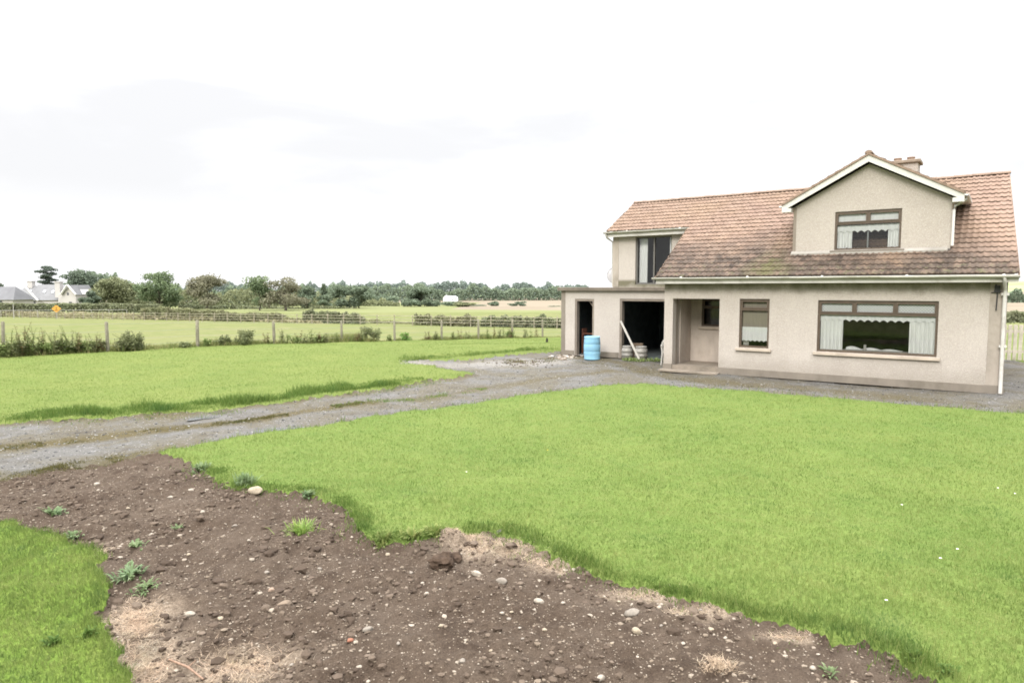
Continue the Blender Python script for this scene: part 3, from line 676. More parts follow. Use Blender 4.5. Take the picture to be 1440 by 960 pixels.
def tree(px, ytop, ybase, wpx, D, label, mat, trunkmat, nleaf=3500, trunk_frac=.25, nb=16, airy=0.0, lsz=.5, shape='round', seed=0, group=None, name='tree', zb=None):
    r = np.random.default_rng(seed)
    top = AT(px, ytop, D); x0 = top[0]
    zb = float(terr(x0, D)) if zb is None else zb
    H = top[2] - zb; W = wpx * D / FPX
    root = empty(name, (x0, D, zb)); tag(root, label, 'tree', group)
    cz0 = H * trunk_frac; ch = H - cz0
    bl = []; 
    for i in range(nb):
        if shape == 'round':
            while True:
                q = r.uniform(-1, 1, 3)
                if np.linalg.norm(q) < 1: break
            q = q / max(np.linalg.norm(q), .2) * r.uniform(.35, .85)
            c = np.array([q[0] * W / 2, q[1] * W / 2, cz0 + ch * .5 + q[2] * ch * .5]); rad = np.array([W * r.uniform(.16, .27)] * 2 + [ch * r.uniform(.13, .22)])
        elif shape == 'spread':
            t = r.uniform(0, 1); a_ = r.uniform(0, 6.28); rr = W / 2 * math.sqrt(1 - (t * .92) ** 2) * r.uniform(.3, .85)
            c = np.array([rr * math.cos(a_), rr * math.sin(a_), cz0 + ch * (.1 + .8 * t)]); rad = np.array([W * r.uniform(.14, .24)] * 2 + [ch * r.uniform(.10, .2)])
        elif shape == 'cedar':
            t = (i + .5) / nb; a_ = i * 2.4; rr = W / 2 * (1 - .45 * t) * r.uniform(.3, .75)
            c = np.array([rr * math.cos(a_), rr * math.sin(a_), cz0 + ch * t]); rad = np.array([W * .24, W * .24, ch * .05])
        else:  # cone
            t = (i + .5) / nb; a_ = i * 2.4; rr = W / 2 * (1 - t) * .6
            c = np.array([rr * math.cos(a_), rr * math.sin(a_), cz0 + ch * t * .95]); rad = np.array([W * .28 * (1 - .7 * t)] * 2 + [ch * .1])
        bl.append((c, rad, r.uniform(0, 1)))
    Cs, T = [], []
    per = max(8, int(nleaf / nb))
    for c, rad, cv in bl:
        q = r.normal(size=(per, 3)); q /= np.linalg.norm(q, axis=1)[:, None]
        rr = r.uniform(.35, 1.0, per) ** .6 * (1 + r.normal(0, .12, per)); q2 = q * rr[:, None]
        if airy > 0:
            k = r.uniform(0, 1, per) > airy * (.5 + .5 * np.sin(q[:, 0] * 7 + cv * 9) * np.cos(q[:, 2] * 6 + cv * 5)); q2 = q2[k]; q = q[k]
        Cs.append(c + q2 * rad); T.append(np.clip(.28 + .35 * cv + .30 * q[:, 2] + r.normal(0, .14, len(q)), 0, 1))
    # loose outer sprays
    C = np.concatenate(Cs); T = np.concatenate(T)
    kx = (W / 2) / max(np.percentile(np.abs(C[:, 0]), 97), .1); C[:, :2] *= kx; bl = [(c * [kx, kx, 1], a_, b_) for c, a_, b_ in bl]; C[:, 2] = cz0 * .6 + (C[:, 2] - cz0 * .6) * ((H - cz0 * .6) / (C[:, 2].max() - cz0 * .6))
    V, F = leafquads(C, lsz * r.uniform(.6, 1.3, len(C)), .75, r=r, bias=np.array([0, 0, .5]))
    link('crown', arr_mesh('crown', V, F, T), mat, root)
    mb = MB(); tr = max(.12, W * .035)
    ht = cz0 + ch * .45
    pts = [(0, 0, -.3), (r.normal(0, .1), r.normal(0, .1), cz0 * .5), (r.normal(0, .15), r.normal(0, .15), cz0), (r.normal(0, .3), r.normal(0, .3), ht)]
    mb.tube(pts, [tr * 1.3, tr, tr * .85, tr * .35], 8)
    for c, rad, cv in bl[:10]:
        s0 = np.array(pts[2]) * .7 + np.array(pts[3]) * .3 * r.uniform(.2, 1); m_ = (s0 + c) / 2 + r.normal(0, .2, 3)
        mb.tube([s0, m_, c], [tr * .4, tr * .25, tr * .08], 5)
    mb.build('trunk', trunkmat, root)
    return root
m_bark = simple('tree_bark', (.075, .065, .052), .95, .3, 3)
L_green = leafmat('leaf_mid_green', (0.097, 0.135, 0.072), (0.222, 0.274, 0.148), tint=(0.096, 0.132, 0.074))  # distance haze is put into these pale tree leaf colours
L_dark = leafmat('leaf_dark_green', (0.095, 0.123, 0.089), (0.190, 0.234, 0.159), tint=(0.081, 0.105, 0.078))
L_olive = leafmat('leaf_olive', (0.127, 0.144, 0.078), (0.242, 0.258, 0.142), tint=(0.127, 0.134, 0.071))
L_brown = leafmat('leaf_brown_olive', (0.142, 0.142, 0.093), (0.253, 0.246, 0.167), tint=(0.147, 0.133, 0.087))
L_pine = leafmat('leaf_pine', (0.083, 0.103, 0.086), (0.158, 0.190, 0.150))
L_far = leafmat('leaf_far_wood', (0.115, 0.149, 0.101), (0.196, 0.243, 0.161), tint=(0.119, 0.149, 0.107))
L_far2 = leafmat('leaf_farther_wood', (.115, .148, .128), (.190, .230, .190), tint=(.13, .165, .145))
L_hedge = leafmat('leaf_hedge', (0.115, 0.128, 0.069), (0.224, 0.231, 0.122), tint=(0.162, 0.143, 0.088))
L_hedge2 = leafmat('leaf_hedge_dark', (0.112, 0.130, 0.077), (0.218, 0.243, 0.134), tint=(0.143, 0.125, 0.084))

def T(px, yt, yb, wp, D, lab, m, tm, nl, tf, *r): tree(px, yt, yb, wp, D, lab, m, tm, int(nl * 1.5), tf * .7, *r)
T(66, 374, 427, 24, 225, 'dark layered conifer rising behind the grey roofed house', L_pine, m_bark, 2600, .3, 15, 0, .55, 'cedar', 1)
T(-3, 396, 427, 20, 230, 'dark tree just showing behind the hipped roof at the left edge', L_dark, m_bark, 1500, .2, 10, 0, .6, 'round', 2)
T(114, 377, 428, 50, 215, 'tall dark rounded tree right of the grey roofed house', L_dark, m_bark, 5200, .12, 22, .15, .6, 'spread', 3)
T(97, 393, 428, 22, 222, 'small dark tree between the house gable and the tall rounded tree', L_dark, m_bark, 1700, .1, 10, 0, .6, 'round', 4)
T(152, 388, 428, 48, 205, 'broad olive green tree beside the tall dark rounded tree', L_olive, m_bark, 4200, .05, 18, 0, .6, 'spread', 5)
T(181, 397, 429, 40, 207, 'lower olive tree joining the broad olive tree on its right', L_olive, m_bark, 3000, .05, 14, 0, .6, 'spread', 6)
T(126, 408, 429, 26, 190, 'low dark bushy tree behind the hedge right of the white gable', L_dark, m_bark, 1700, .05, 10, 0, .5, 'round', 7)
T(221, 381, 433, 50, 165, 'round oak with sky showing under its crown on the hedge line', L_green, m_bark, 5200, .12, 20, .25, .45, 'spread', 8)
T(289, 384, 434, 44, 165, 'brownish mushroom shaped tree standing alone in the hedge line', L_brown, m_bark, 4200, .2, 17, .25, .45, 'spread', 9)
T(364, 387, 436, 30, 160, 'airy tall green tree with thin top before the far wood', L_green, m_bark, 2300, .16, 15, .5, .42, 'round', 10)
T(400, 389, 436, 54, 160, 'airy brownish broad tree with sparse top before the far wood', L_brown, m_bark, 3500, .18, 20, .5, .42, 'spread', 11)
T(431, 401, 436, 26, 175, 'small dull green tree right of the sparse brownish tree', L_far, m_bark, 1500, .1, 10, .2, .5, 'round', 12)
T(455, 399, 437, 18, 190, 'narrow spiky dark tree among the hedgerow trees', L_far, m_bark, 1300, .1, 12, 0, .5, 'cone', 13)
T(478, 400, 438, 34, 180, 'grey green round tree left of the twin hedgerow trees', L_far, m_bark, 2400, .1, 14, .25, .5, 'spread', 14)
T(504, 401, 438, 32, 180, 'twin grey green round tree in the hedgerow near the stubble gap', L_far, m_bark, 2400, .1, 14, .25, .5, 'spread', 15)
T(590, 403, 437, 46, 205, 'big dark rounded bush like tree left of the white far house', L_far, m_bark, 4200, .02, 18, 0, .6, 'spread', 16)
T(656, 425, 438, 30, 200, 'low olive bush below the white far house', L_olive, m_bark, 1200, .02, 10, 0, .45, 'round', 17)
T(632, 424, 437, 30, 215, 'low green bush in front of the white far house', L_far, m_bark, 1200, .02, 10, 0, .45, 'round', 18)
T(670, 429, 439, 26, 215, 'low dark bush at the edge of the tan stubble field', L_far, m_bark, 1100, .02, 9, 0, .45, 'round', 19)
T(697, 424, 439, 18, 215, 'upright dark bush standing against the tan stubble field', L_far, m_bark, 1000, .02, 9, 0, .45, 'round', 20)
T(721, 427, 438, 13, 215, 'left one of two small trees in the stubble field', L_far, m_bark, 700, .1, 8, 0, .4, 'round', 21)
T(733, 424, 438, 13, 215, 'right and taller of two small trees in the stubble field', L_far, m_bark, 700, .1, 8, 0, .4, 'round', 22)
T(782, 431, 440, 18, 200, 'dark bush in the stubble field beside the outbuilding corner', L_far, m_bark, 800, .02, 8, 0, .4, 'round', 23)

def mass(name, cols, D, depth, lsz, n, mat, label, kind, cat, seed, per_h=1.0):
    """leaf mass under a polyline of (px, ytop, ybase) at distance D; D may be (D0,D1)"""
    r = np.random.default_rng(seed); cols = np.array(cols, float)
    px = r.uniform(cols[0, 0], cols[-1, 0], n)
    f = (px - cols[0, 0]) / (cols[-1, 0] - cols[0, 0]); d0 = D[0] + (D[1] - D[0]) * f if not np.isscalar(D) else np.full(n, D)
    yt = np.interp(px, cols[:, 0], cols[:, 1])
    yb = np.interp(px, cols[:, 0], cols[:, 2])
    d = d0 + r.uniform(0, depth, n)
    sc = d0 / FPX
    wob = fbm(px * 0 + px, d * .2, .11, 4, seed)
    ztop = CH + (406 - yt) * sc; zb = CH + (406 - yb) * sc
    wob = wob + .9 * vnoise(px * .09, px * 0 + seed, seed + 7) + .5 * vnoise(px * .33, px * 0, seed + 8)
    hh = (ztop - zb) * np.clip(1 + .34 * wob * per_h, .15, 1.6)
    t = 1 - r.uniform(0, 1, n) ** 1.6
    z = zb + hh * t
    # rounded top: fewer leaves at the front edge near the top
    x = (px - 720) / FPX * d
    C = np.stack([x, d + t * depth * .25, z], 1)
    V, F = leafquads(C, lsz * r.uniform(.6, 1.3, n), .75, r=r, bias=np.array([0, -.3, .5]))
    cv = vnoise(px * .11, z * .45 / max(lsz, .1), seed + 3)
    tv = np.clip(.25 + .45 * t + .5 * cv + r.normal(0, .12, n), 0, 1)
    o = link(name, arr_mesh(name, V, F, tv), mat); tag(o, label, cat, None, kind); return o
mass('distant_woodland', [(225, 402, 426), (262, 397, 426), (300, 399, 426), (340, 406, 426), (360, 406, 428), (440, 401, 428), (520, 401, 426), (560, 400, 424), (590, 401, 424), (640, 398, 424), (690, 402, 424), (750, 402, 424), (790, 402, 424), (830, 404, 424)], 430, 25, 1.5, 28000, L_far2, 'long hazy far wood along the horizon behind the fields', 'stuff', 'woodland', 301)
mass('distant_woodland', [(520, 406, 427), (545, 401, 427), (575, 403, 427), (590, 400, 427), (612, 405, 427), (630, 413, 427), (660, 404, 424), (700, 407, 424), (730, 406, 424), (800, 407, 424)], 385, 12, 1.2, 9000, L_far, 'darker stand of far wood around the white house', 'stuff', 'woodland', 302)
mass('distant_woodland', [(185, 412, 436), (230, 410, 436), (262, 407, 436), (300, 414, 436), (340, 405, 436), (430, 412, 438), (520, 420, 439), (560, 428, 439)], 205, 10, .7, 12000, L_olive, 'scrubby undergrowth between the hedgerow trees', 'stuff', 'scrub', 303)
mass('distant_woodland', [(86, 400, 430), (120, 390, 430), (150, 390, 430), (190, 396, 431), (215, 400, 431), (250, 406, 432), (300, 410, 433), (350, 402, 434), (420, 403, 436), (470, 406, 437), (530, 409, 438), (560, 418, 438)], 232, 8, .8, 17000, L_far, 'dull green wood filling the gaps between the left hand trees', 'stuff', 'woodland', 322)
mass('hedge', [(-12, 427, 438), (60, 427, 438), (140, 427, 439), (225, 428, 440)], (120, 128), 2.5, .35, 9000, L_hedge2, 'long clipped dark hedge in front of the grey roofed houses', None, 'hedge', 304, .25)
mass('hedge', [(196, 436, 449), (225, 434, 450), (260, 435, 451), (300, 436, 451), (320, 438, 451)], (106, 96), 2, .3, 5000, L_hedge, 'overgrown olive hedge behind the far rail fence near the round oak', None, 'hedge', 305)
mass('hedge', [(300, 439, 452), (345, 441, 454), (385, 440, 455), (400, 444, 455)], (95, 91), 2, .3, 3800, L_hedge, 'ragged brown hedge behind the far rail fence below the airy trees', None, 'hedge', 306)
mass('hedge', [(425, 441, 457), (440, 438, 458), (470, 440, 459), (500, 441, 460), (512, 446, 460)], (88, 82), 1.5, .28, 4200, L_hedge2, 'dark bramble hedge behind the rail fence left of the gap', None, 'hedge', 307)
mass('hedge', [(582, 444, 462), (600, 443, 463), (640, 445, 463), (670, 446, 464)], (78, 73), 1.5, .26, 3600, L_hedge, 'green bramble hedge behind the middle of the rail fence', None, 'hedge', 308)
mass('hedge', [(676, 446, 464), (700, 445, 464), (740, 446, 465), (800, 446, 466)], (73, 68), 1.5, .26, 4600, L_hedge2, 'dark low hedge behind the rail fence near the outbuilding', None, 'hedge', 309)
mass('hedge', [(250, 429, 437), (330, 430, 438), (400, 432, 439), (500, 433, 440)], (170, 175), 3, .5, 5200, L_hedge2, 'distant low hedge under the hedgerow trees', None, 'hedge', 310)
mass('hedge', [(1405, 442, 453), (1440, 441, 453), (1475, 441, 453)], 60, 2, .3, 3000, L_hedge2, 'dark hedge crossing the field right of the house', None, 'hedge', 311)
mass('distant_woodland', [(1400, 412, 431), (1420, 408, 431), (1440, 410, 431), (1480, 408, 431)], 330, 12, 1.2, 3500, L_far, 'tree clumps on the far hillside right of the house', 'stuff', 'woodland', 312)
m_dry2 = leafmat('rank_grass', (.10, .12, .05), (.22, .225, .11), tint=(.17, .16, .09))
mass('rough_grass', [(395, 447, 456), (500, 451, 461), (585, 455, 463), (690, 456, 465), (800, 459, 466)], (90, 70), 3, .25, 6000, m_dry2, 'rank green and tan grass along the near end of the far rail fence', 'stuff', 'grass', 323)
m_dry = leafmat('dry_verge', (.17, .15, .085), (.30, .27, .16), tint=(.20, .20, .10))
mass('rough_grass', [(-20, 438, 446), (60, 439, 447), (140, 441, 449), (230, 444, 451), (330, 449, 454), (450, 453, 458)], (122, 84), 4, .35, 5000, m_dry, 'dry tan rough grass along the foot of the far rail fence', 'stuff', 'grass', 321)
# hedge behind the viewer (seen in the window reflections)
n = 16000; r = np.random.default_rng(99); hx = r.uniform(-42, 10, n); t = r.uniform(0, 1, n)
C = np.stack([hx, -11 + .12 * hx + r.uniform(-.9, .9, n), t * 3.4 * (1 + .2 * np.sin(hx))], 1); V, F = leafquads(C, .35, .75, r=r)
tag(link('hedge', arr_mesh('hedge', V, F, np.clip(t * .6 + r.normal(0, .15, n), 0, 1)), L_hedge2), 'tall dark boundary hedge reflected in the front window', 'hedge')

# weeds and shrubs
m_stem = simple('weed_stem', (.12, .12, .05), .9, .3, 30)
L_weed = leafmat('weed_leaf', (0.119, 0.169, 0.056), (0.247, 0.304, 0.110), tint=(0.158, 0.173, 0.074))
L_shrub = leafmat('shrub_leaf', (0.104, 0.130, 0.060), (0.216, 0.238, 0.113), tint=(0.151, 0.140, 0.081))
L_rust = leafmat('dock_seed', (.10, .075, .04), (.24, .185, .10), tint=(.16, .12, .06))
L_bright = leafmat('bright_leaf', (.08, .16, .035), (.19, .31, .075), tint=(.10, .2, .05))
L_tuft = grass_mat('tuft_blade', (.085, .16, .03), (.19, .30, .06), (.33, .40, .13))
def fence_pt(px, off=0.0):
    """where the view direction of that column crosses the fence line"""
    k = (px - 720) / FPX; d = FB - FA
    # column: X = k * Yc with Yc close to Y
    t = (k * FA[1] - FA[0]) / (d[0] - k * d[1]); p = FA + d * t
    for _ in range(3):
        kk = k * (p[1] * cP - (hz1(p[0], p[1]) - CH) * sP) / p[1]
        t = (kk * FA[1] - FA[0]) / (d[0] - kk * d[1]); p = FA + d * t
    p = p + np.array([d[1], -d[0]]) / np.hypot(*d) * off
    return np.array([p[0], p[1], hz1(p[0], p[1])])
def shrub(px, hpx, wpx, label, mat, seed, off=.2, group=None, nleaf=900, name='shrub'):
    r = np.random.default_rng(seed); P = fence_pt(px, off); s = P[1] / FPX; h, w_ = hpx * s, wpx * s
    root = empty(name, P); tag(root, label, 'shrub', group)
    n = nleaf; nb = 9; C = []
    for i in range(nb):
        c = np.array([r.uniform(-.35, .35) * w_, r.uniform(-.3, .3) * w_, h * r.uniform(.2, .72)])
        q = r.normal(size=(n // nb, 3)); q /= np.linalg.norm(q, axis=1)[:, None]; C.append(c + q * r.uniform(.3, 1, (n // nb, 1)) * [w_ * .22, w_ * .22, h * .28])
    C = np.concatenate(C); C[:, 2] = np.abs(C[:, 2])
    V, F = leafquads(C, .075 * r.uniform(.6, 1.4, len(C)), .6, r=r, bias=np.array([0, 0, .5]))
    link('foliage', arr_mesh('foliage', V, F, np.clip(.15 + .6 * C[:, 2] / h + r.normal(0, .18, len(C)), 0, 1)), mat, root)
    mb = MB()
    for i in range(6): mb.tube([(0, 0, 0), (r.normal(0, .12) * w_, r.normal(0, .12) * w_, h * .4), (r.normal(0, .25) * w_, r.normal(0, .2) * w_, h * .8)], [.012, .008, .004], 5)
    mb.build('stem', m_stem, root); return root
def weed(px, hpx, label, mat, seed, off=.2, group=None, lean=.15, seedhead=True):
    r = np.random.default_rng(seed); P = fence_pt(px, off); h = hpx * P[1] / FPX
    root = empty('tall_weed', P, 0); tag(root, label, 'weed', group)
    mb = MB(); C = []; D_ = []; S = []
    for k in range(r.integers(2, 5)):
        lx, ly = r.normal(0, lean, 2) * h; bx, by = r.normal(0, .06, 2); hh = h * r.uniform(.75, 1.0)
        pts = [np.array([bx, by, 0]), np.array([bx + lx * .35, by + ly * .35, hh * .5]), np.array([bx + lx, by + ly, hh])]
        mb.tube(pts, [.011, .008, .004], 5)
        for j in range(26):
            t = r.uniform(.05, 1) ; p = pts[0] * (1 - t) ** 2 + 2 * t * (1 - t) * pts[1] + t * t * pts[2]
            a_ = r.uniform(0, 6.28); d = np.array([math.cos(a_), math.sin(a_), r.uniform(.1, 1.1)]); d /= np.linalg.norm(d)
            C.append(p); D_.append(d); S.append(.22 * (1 - .65 * t) * r.uniform(.6, 1.2))
    C, D_, S = np.array(C), np.array(D_), np.array(S)[:, None]
    sd_ = np.cross(D_, [0, 0, 1.0]); sd_ /= np.linalg.norm(sd_, axis=1)[:, None]
    V = np.stack([C, C + D_ * S * .5 + sd_ * S * .16, C + D_ * S - [0, 0, 1] * S * .25, C + D_ * S * .5 - sd_ * S * .16], 1).reshape(-1, 3)
    link('leaves', arr_mesh('leaves', V, np.arange(len(V)).reshape(-1, 4), np.clip(r.normal(.45, .25, len(C)), 0, 1)), mat, root)
    mb.build('stem', m_stem, root); return root
gw = 'tall weeds in the thicket along the left end of the wire fence'
for i, (px, h) in enumerate([(8, 38), (17, 44), (24, 36), (30, 52), (37, 34), (43, 45), (50, 44), (57, 42), (62, 42), (70, 38), (76, 36), (84, 36), (89, 30), (96, 42), (101, 34), (108, 30), (114, 31), (122, 29), (130, 28), (138, 26)]):
    weed(px, h, 'tall dark green weed in the thicket by the left fence posts', (L_weed, L_weed, L_shrub, L_rust)[i % 4], 400 + i, .05 + .3 * random.random(), gw)
for i, (px, h, w_) in enumerate([(6, 22, 34), (34, 24, 34), (62, 22, 34), (90, 22, 32), (116, 18, 30), (141, 18, 26)]):
    shrub(px, h, w_, 'low tangled green undergrowth at the foot of the weed thicket', L_shrub if i % 2 else L_weed, 450 + i, .0, 'undergrowth below the weed thicket', 1100)
shrub(176, 31, 40, 'rounded olive brown bush just right of the second fence post', L_shrub, 470, .1, None, 1700)
shrub(190, 27, 24, 'dark green side bush leaning on the rounded olive brown bush', L_shrub, 471, .3, None, 900)
shrub(257, 9, 22, 'low pale weed clump left of the third fence post', L_shrub, 472, .2, None, 400)
shrub(288, 14, 14, 'thin weed clump just right of the third fence post', L_weed, 473, .2, None, 400)
shrub(314, 17, 18, 'small upright green bush left of the dark rounded bush', L_shrub, 474, .2, None, 500)
shrub(341, 23, 34, 'dark rounded bush between the third and fourth fence posts', L_shrub, 475, .15, None, 1300)
for i, (px, h) in enumerate([(372, 16), (394, 22), (404, 14), (417, 20), (428, 14), (437, 21), (446, 16), (452, 16), (470, 15), (500, 15), (505, 20), (543, 10), (598, 16), (610, 14), (634, 12), (645, 14), (655, 16), (683, 18), (692, 22), (700, 15), (706, 20), (712, 20), (735, 14), (742, 16), (750, 15)]):
    weed(px, h, 'thin brownish dock weed standing along the wire fence', (L_rust, L_shrub, L_weed)[i % 3], 500 + i, .2, 'thin dock weeds along the wire fence', .1)
shrub(524, 22, 24, 'dark bush just left of the sixth fence post', L_shrub, 476, .1, None, 800)
shrub(516, 25, 12, 'narrow upright dark bush behind the bush by the sixth post', L_shrub, 477, -.2, None, 500)
shrub(567, 12, 18, 'low bright green bush right of the sixth fence post', L_bright, 478, .3, None, 500)
shrub(413, 14, 20, 'grey green weed clump right of the fourth fence post', L_weed, 479, .1, None, 400)
shrub(449, 15, 20, 'grey green weed clump left of the fifth fence post', L_weed, 480, .1, None, 400)
shrub(716, 17, 16, 'grey green thistle clump near the far end of the fence', L_weed, 481, .1, None, 500)

def tuft(px, py, wpx, n, h0, h1, label, mat, lean0=.3, lean1=.9, name='grass_tuft', cat='grass tuft', flat=None):
    P = GH(px, py); s = wpx / 2 * math.hypot(P[1], CH) / FPX
    a_ = rng.uniform(0, 6.28, n); rr = np.abs(rng.normal(0, .3, n)) * s
    q = P[:2] + np.stack([np.cos(a_) * rr, np.sin(a_) * rr], 1); base = np.stack([q[:, 0], q[:, 1], hz(q[:, 0], q[:, 1])], 1)
    b_ = a_ + rng.normal(0, .5, n); ln = rng.uniform(lean0, lean1, n); h = rng.uniform(h0, h1, n)
    d = np.stack([np.cos(b_) * ln, np.sin(b_) * ln, np.sqrt(1 - np.clip(ln, 0, .97) ** 2)], 1)
    sd_ = np.stack([-np.sin(b_), np.cos(b_), np.zeros(n)], 1) * rng.uniform(.003, .006, n)[:, None] * (flat or 1)
    m1 = base + d * (h * .55)[:, None] + [0, 0, .01]; tp = base + d * h[:, None] - np.outer(h * ln * .25, [0, 0, 1])
    tp[:, 2] = np.maximum(tp[:, 2], hz(tp[:, 0], tp[:, 1]) + .004)
    V = np.stack([base - sd_ * .7, base + sd_ * .7, m1 + sd_, m1 - sd_, tp], 1).reshape(-1, 3); i = np.arange(n)[:, None] * 5
    F = np.concatenate([i + [0, 1, 2], i + [0, 2, 3], i + [3, 2, 4]], 0); tv = np.clip(rng.normal(.6, .2, n), 0, 1)
    V = V - P; o = link(name, arr_mesh(name, V, F, np.concatenate([tv] * 3)), mat); o.location = P
    tag(o, label, cat); return o
tuft(425, 750, 66, 150, .08, .19, 'bright spreading grass tuft alone in the soil', L_tuft)
m_wl = grass_mat('weed_rosette', (.075, .115, .05), (.155, .215, .095), (.26, .33, .18)); m_dkw = grass_mat('dark_weed', (.045, .09, .02), (.08, .14, .03), (.13, .2, .05))
tuft(282, 660, 36, 90, .06, .14, 'leafy green weed at the lawn corner beside the drive', m_wl, .3, .9, 'weed', 'weed', 2.6)
tuft(345, 680, 40, 130, .08, .18, 'pale leafy weed in the lawn edge behind the largest stone', m_wl, .2, .8, 'weed', 'weed', 2.2)
tuft(75, 722, 44, 60, .05, .12, 'sprawling pale weed at the left of the soil', m_wl, .6, .95, 'weed', 'weed', 2.4)
tuft(103, 753, 26, 40, .04, .1, 'bluish green weed on the verge edge', m_wl, .5, .95, 'weed', 'weed', 2.6)
tuft(190, 768, 26, 26, .05, .09, 'single broad leaved seedling in the upper left soil', m_wl, .6, .95, 'weed', 'weed', 3.2)
tuft(183, 810, 58, 120, .04, .12, 'sprawling grey green weed mat near the verge', m_wl, .6, .95, 'weed', 'weed', 2.2)
tuft(205, 830, 44, 60, .04, .1, 'smaller grey green weed below the sprawling mat', m_wl, .6, .95, 'weed', 'weed', 2.2)
tuft(250, 744, 18, 26, .04, .08, 'tiny yellowish seedling in the middle of the upper soil', m_wl, .4, .9, 'weed', 'weed', 2)
tuft(433, 697, 26, 60, .05, .12, 'small leafy weed at the lawn edge right of the largest stone', m_wl, .4, .9, 'weed', 'weed', 2.4)
tuft(1165, 950, 18, 40, .04, .09, 'small green weed at the bottom of the soil near the tan clump', m_wl, .4, .9, 'weed', 'weed', 2)
for i, (a, c_) in enumerate([(540, 757), (580, 756), (610, 750)]):
    tuft(a, c_, 50, 160, .05, .13, ['dark clover clump left in the lawn bulge above the soil', 'dark clover clump at the middle of the lawn bulge', 'dark clover clump at the right of the lawn bulge'][i], m_bl, .3, .9, 'clover_clump', 'clover', 1.8)
for i, (a, c_) in enumerate([(75, 905), (125, 893), (1285, 925), (1330, 945)]):
    tuft(a, c_, 30, 60, .03, .08, ['dark broad leaved clump in the near left verge', 'second dark leafy clump in the verge nearer the soil', 'dark nettle clump in the lawn corner at the lower right', 'second nettle clump nearest the lower right corner'][i], m_dkw, .3, .8, 'weed', 'weed', 1.6)
# daisies
m_wh = simple('daisy_petal', (.8, .8, .78), .6, .03); m_ye = simple('dandelion', (.7, .5, .03), .6, .1)
for i, (a, c_) in enumerate([(1268, 714), (1322, 790), (1346, 777), (1427, 698), (1403, 690), (656, 667), (770, 636), (1246, 850)]):
    P = GH(a, c_); mb = MB()
    ps = [(0, 0, .036)] + [((.013 if k % 2 else .008) * math.cos(k * math.pi / 8), (.013 if k % 2 else .008) * math.sin(k * math.pi / 8), .040) for k in range(16)]
    mb.add(ps, [(0, k + 1, (k + 1) % 16 + 1) for k in range(16)])
    o = mb.build('dandelion' if i == 6 else 'daisy', m_ye if i == 6 else m_wh, None, P)
    tag(o, 'single yellow dandelion in the middle of the lawn' if i == 6 else 'tiny white daisy in the large lawn', 'flower', None if i == 6 else 'white daisies dotted over the lawn')

# ------------------------------------------------------------------ fences
m_post = simple('weathered_post', (.20, .185, .14), .9, .25, 9, .15, bump=.4, bs=30, dirt=(.12, .12, .08))
m_wire = simple('fence_wire', (.25, .25, .24), .5, .1, 5, .5, .6)
fr = empty('wire_fence', (FA[0], FA[1], 0)); tag(fr, 'post and wire fence of grey wooden posts along the left lawn', 'fence')
o0 = np.array([FA[0], FA[1], 0]); tops = []
posts = [(-75, 452), (5, 452), (152, 452), (278, 450), (386, 451), (481, 450), (555, 450), (621, 450), (673, 449), (720, 449), (763, 449), (800, 449)]
for px, yt in posts:
    P = fence_pt(px); h = CH + (406 - yt) * P[1] / FPX - P[2] + random.uniform(-.03, .03)
    mb = MB(); r0 = random.uniform(.055, .07); lx, ly = random.uniform(-.03, .03), random.uniform(-.03, .03)
    mb.tube([P - o0 + [0, 0, -.3], P - o0 + [lx * .5, ly * .5, h * .5], P - o0 + [lx, ly, h - .03], P - o0 + [lx, ly, h]], [r0, r0 * .97, r0 * .94, r0 * .7], 10)
    mb.build('post', m_post, fr); tops.append((P - o0, h))
for frac in (.92, .66, .42, .2):
    mb = MB()
    for (p, h), (q, g) in zip(tops[:-1], tops[1:]):
        A, B = p + [0, 0, h * frac], q + [0, 0, g * frac]; m_ = (A + B) / 2 - [0, 0, .02]
        mb.tube([A, m_, B], .0035, 4, False)
    mb.build('wire', m_wire, fr)
# far post and rail fence
m_rail = simple('rail_timber', (.27, .245, .185), .9, .25, 2, .15)
RA, RB = np.array([-92.0, 120.5]), np.array([9.0, 66.0]); rl = float(np.hypot(*(RB - RA))); nP = 46
rr = empty('rail_fence', (RA[0], RA[1], 0)); tag(rr, 'long brown post and rail fence across the far side of the pasture', 'fence')
ro = np.array([RA[0], RA[1], 0]); pr = []
for i in range(nP):
    p = RA + (RB - RA) * i / (nP - 1); P = np.array([p[0], p[1], float(terr(*p))]) - ro; pr.append(P)
    mb = MB(); h = 1.22 + random.uniform(-.06, .06); mb.tube([P + [0, 0, -.2], P + [random.uniform(-.03, .03), 0, h]], [.065, .055], 6); mb.build('post', m_rail, rr)
rd = np.array([*(RB - RA) / rl, 0]); rn = np.array([rd[1], -rd[0], 0]) * .08
for zz in (.38, .72, 1.06):
    mb = MB()
    for p, q in zip(pr[:-1], pr[1:]):
        a_, b_ = p + rn + [0, 0, zz + random.uniform(-.03, .03)], q + rn + [0, 0, zz + random.uniform(-.03, .03)]; mb.tube([a_, b_], .028, 5, True, False)
    mb.build('rail', m_rail, rr)
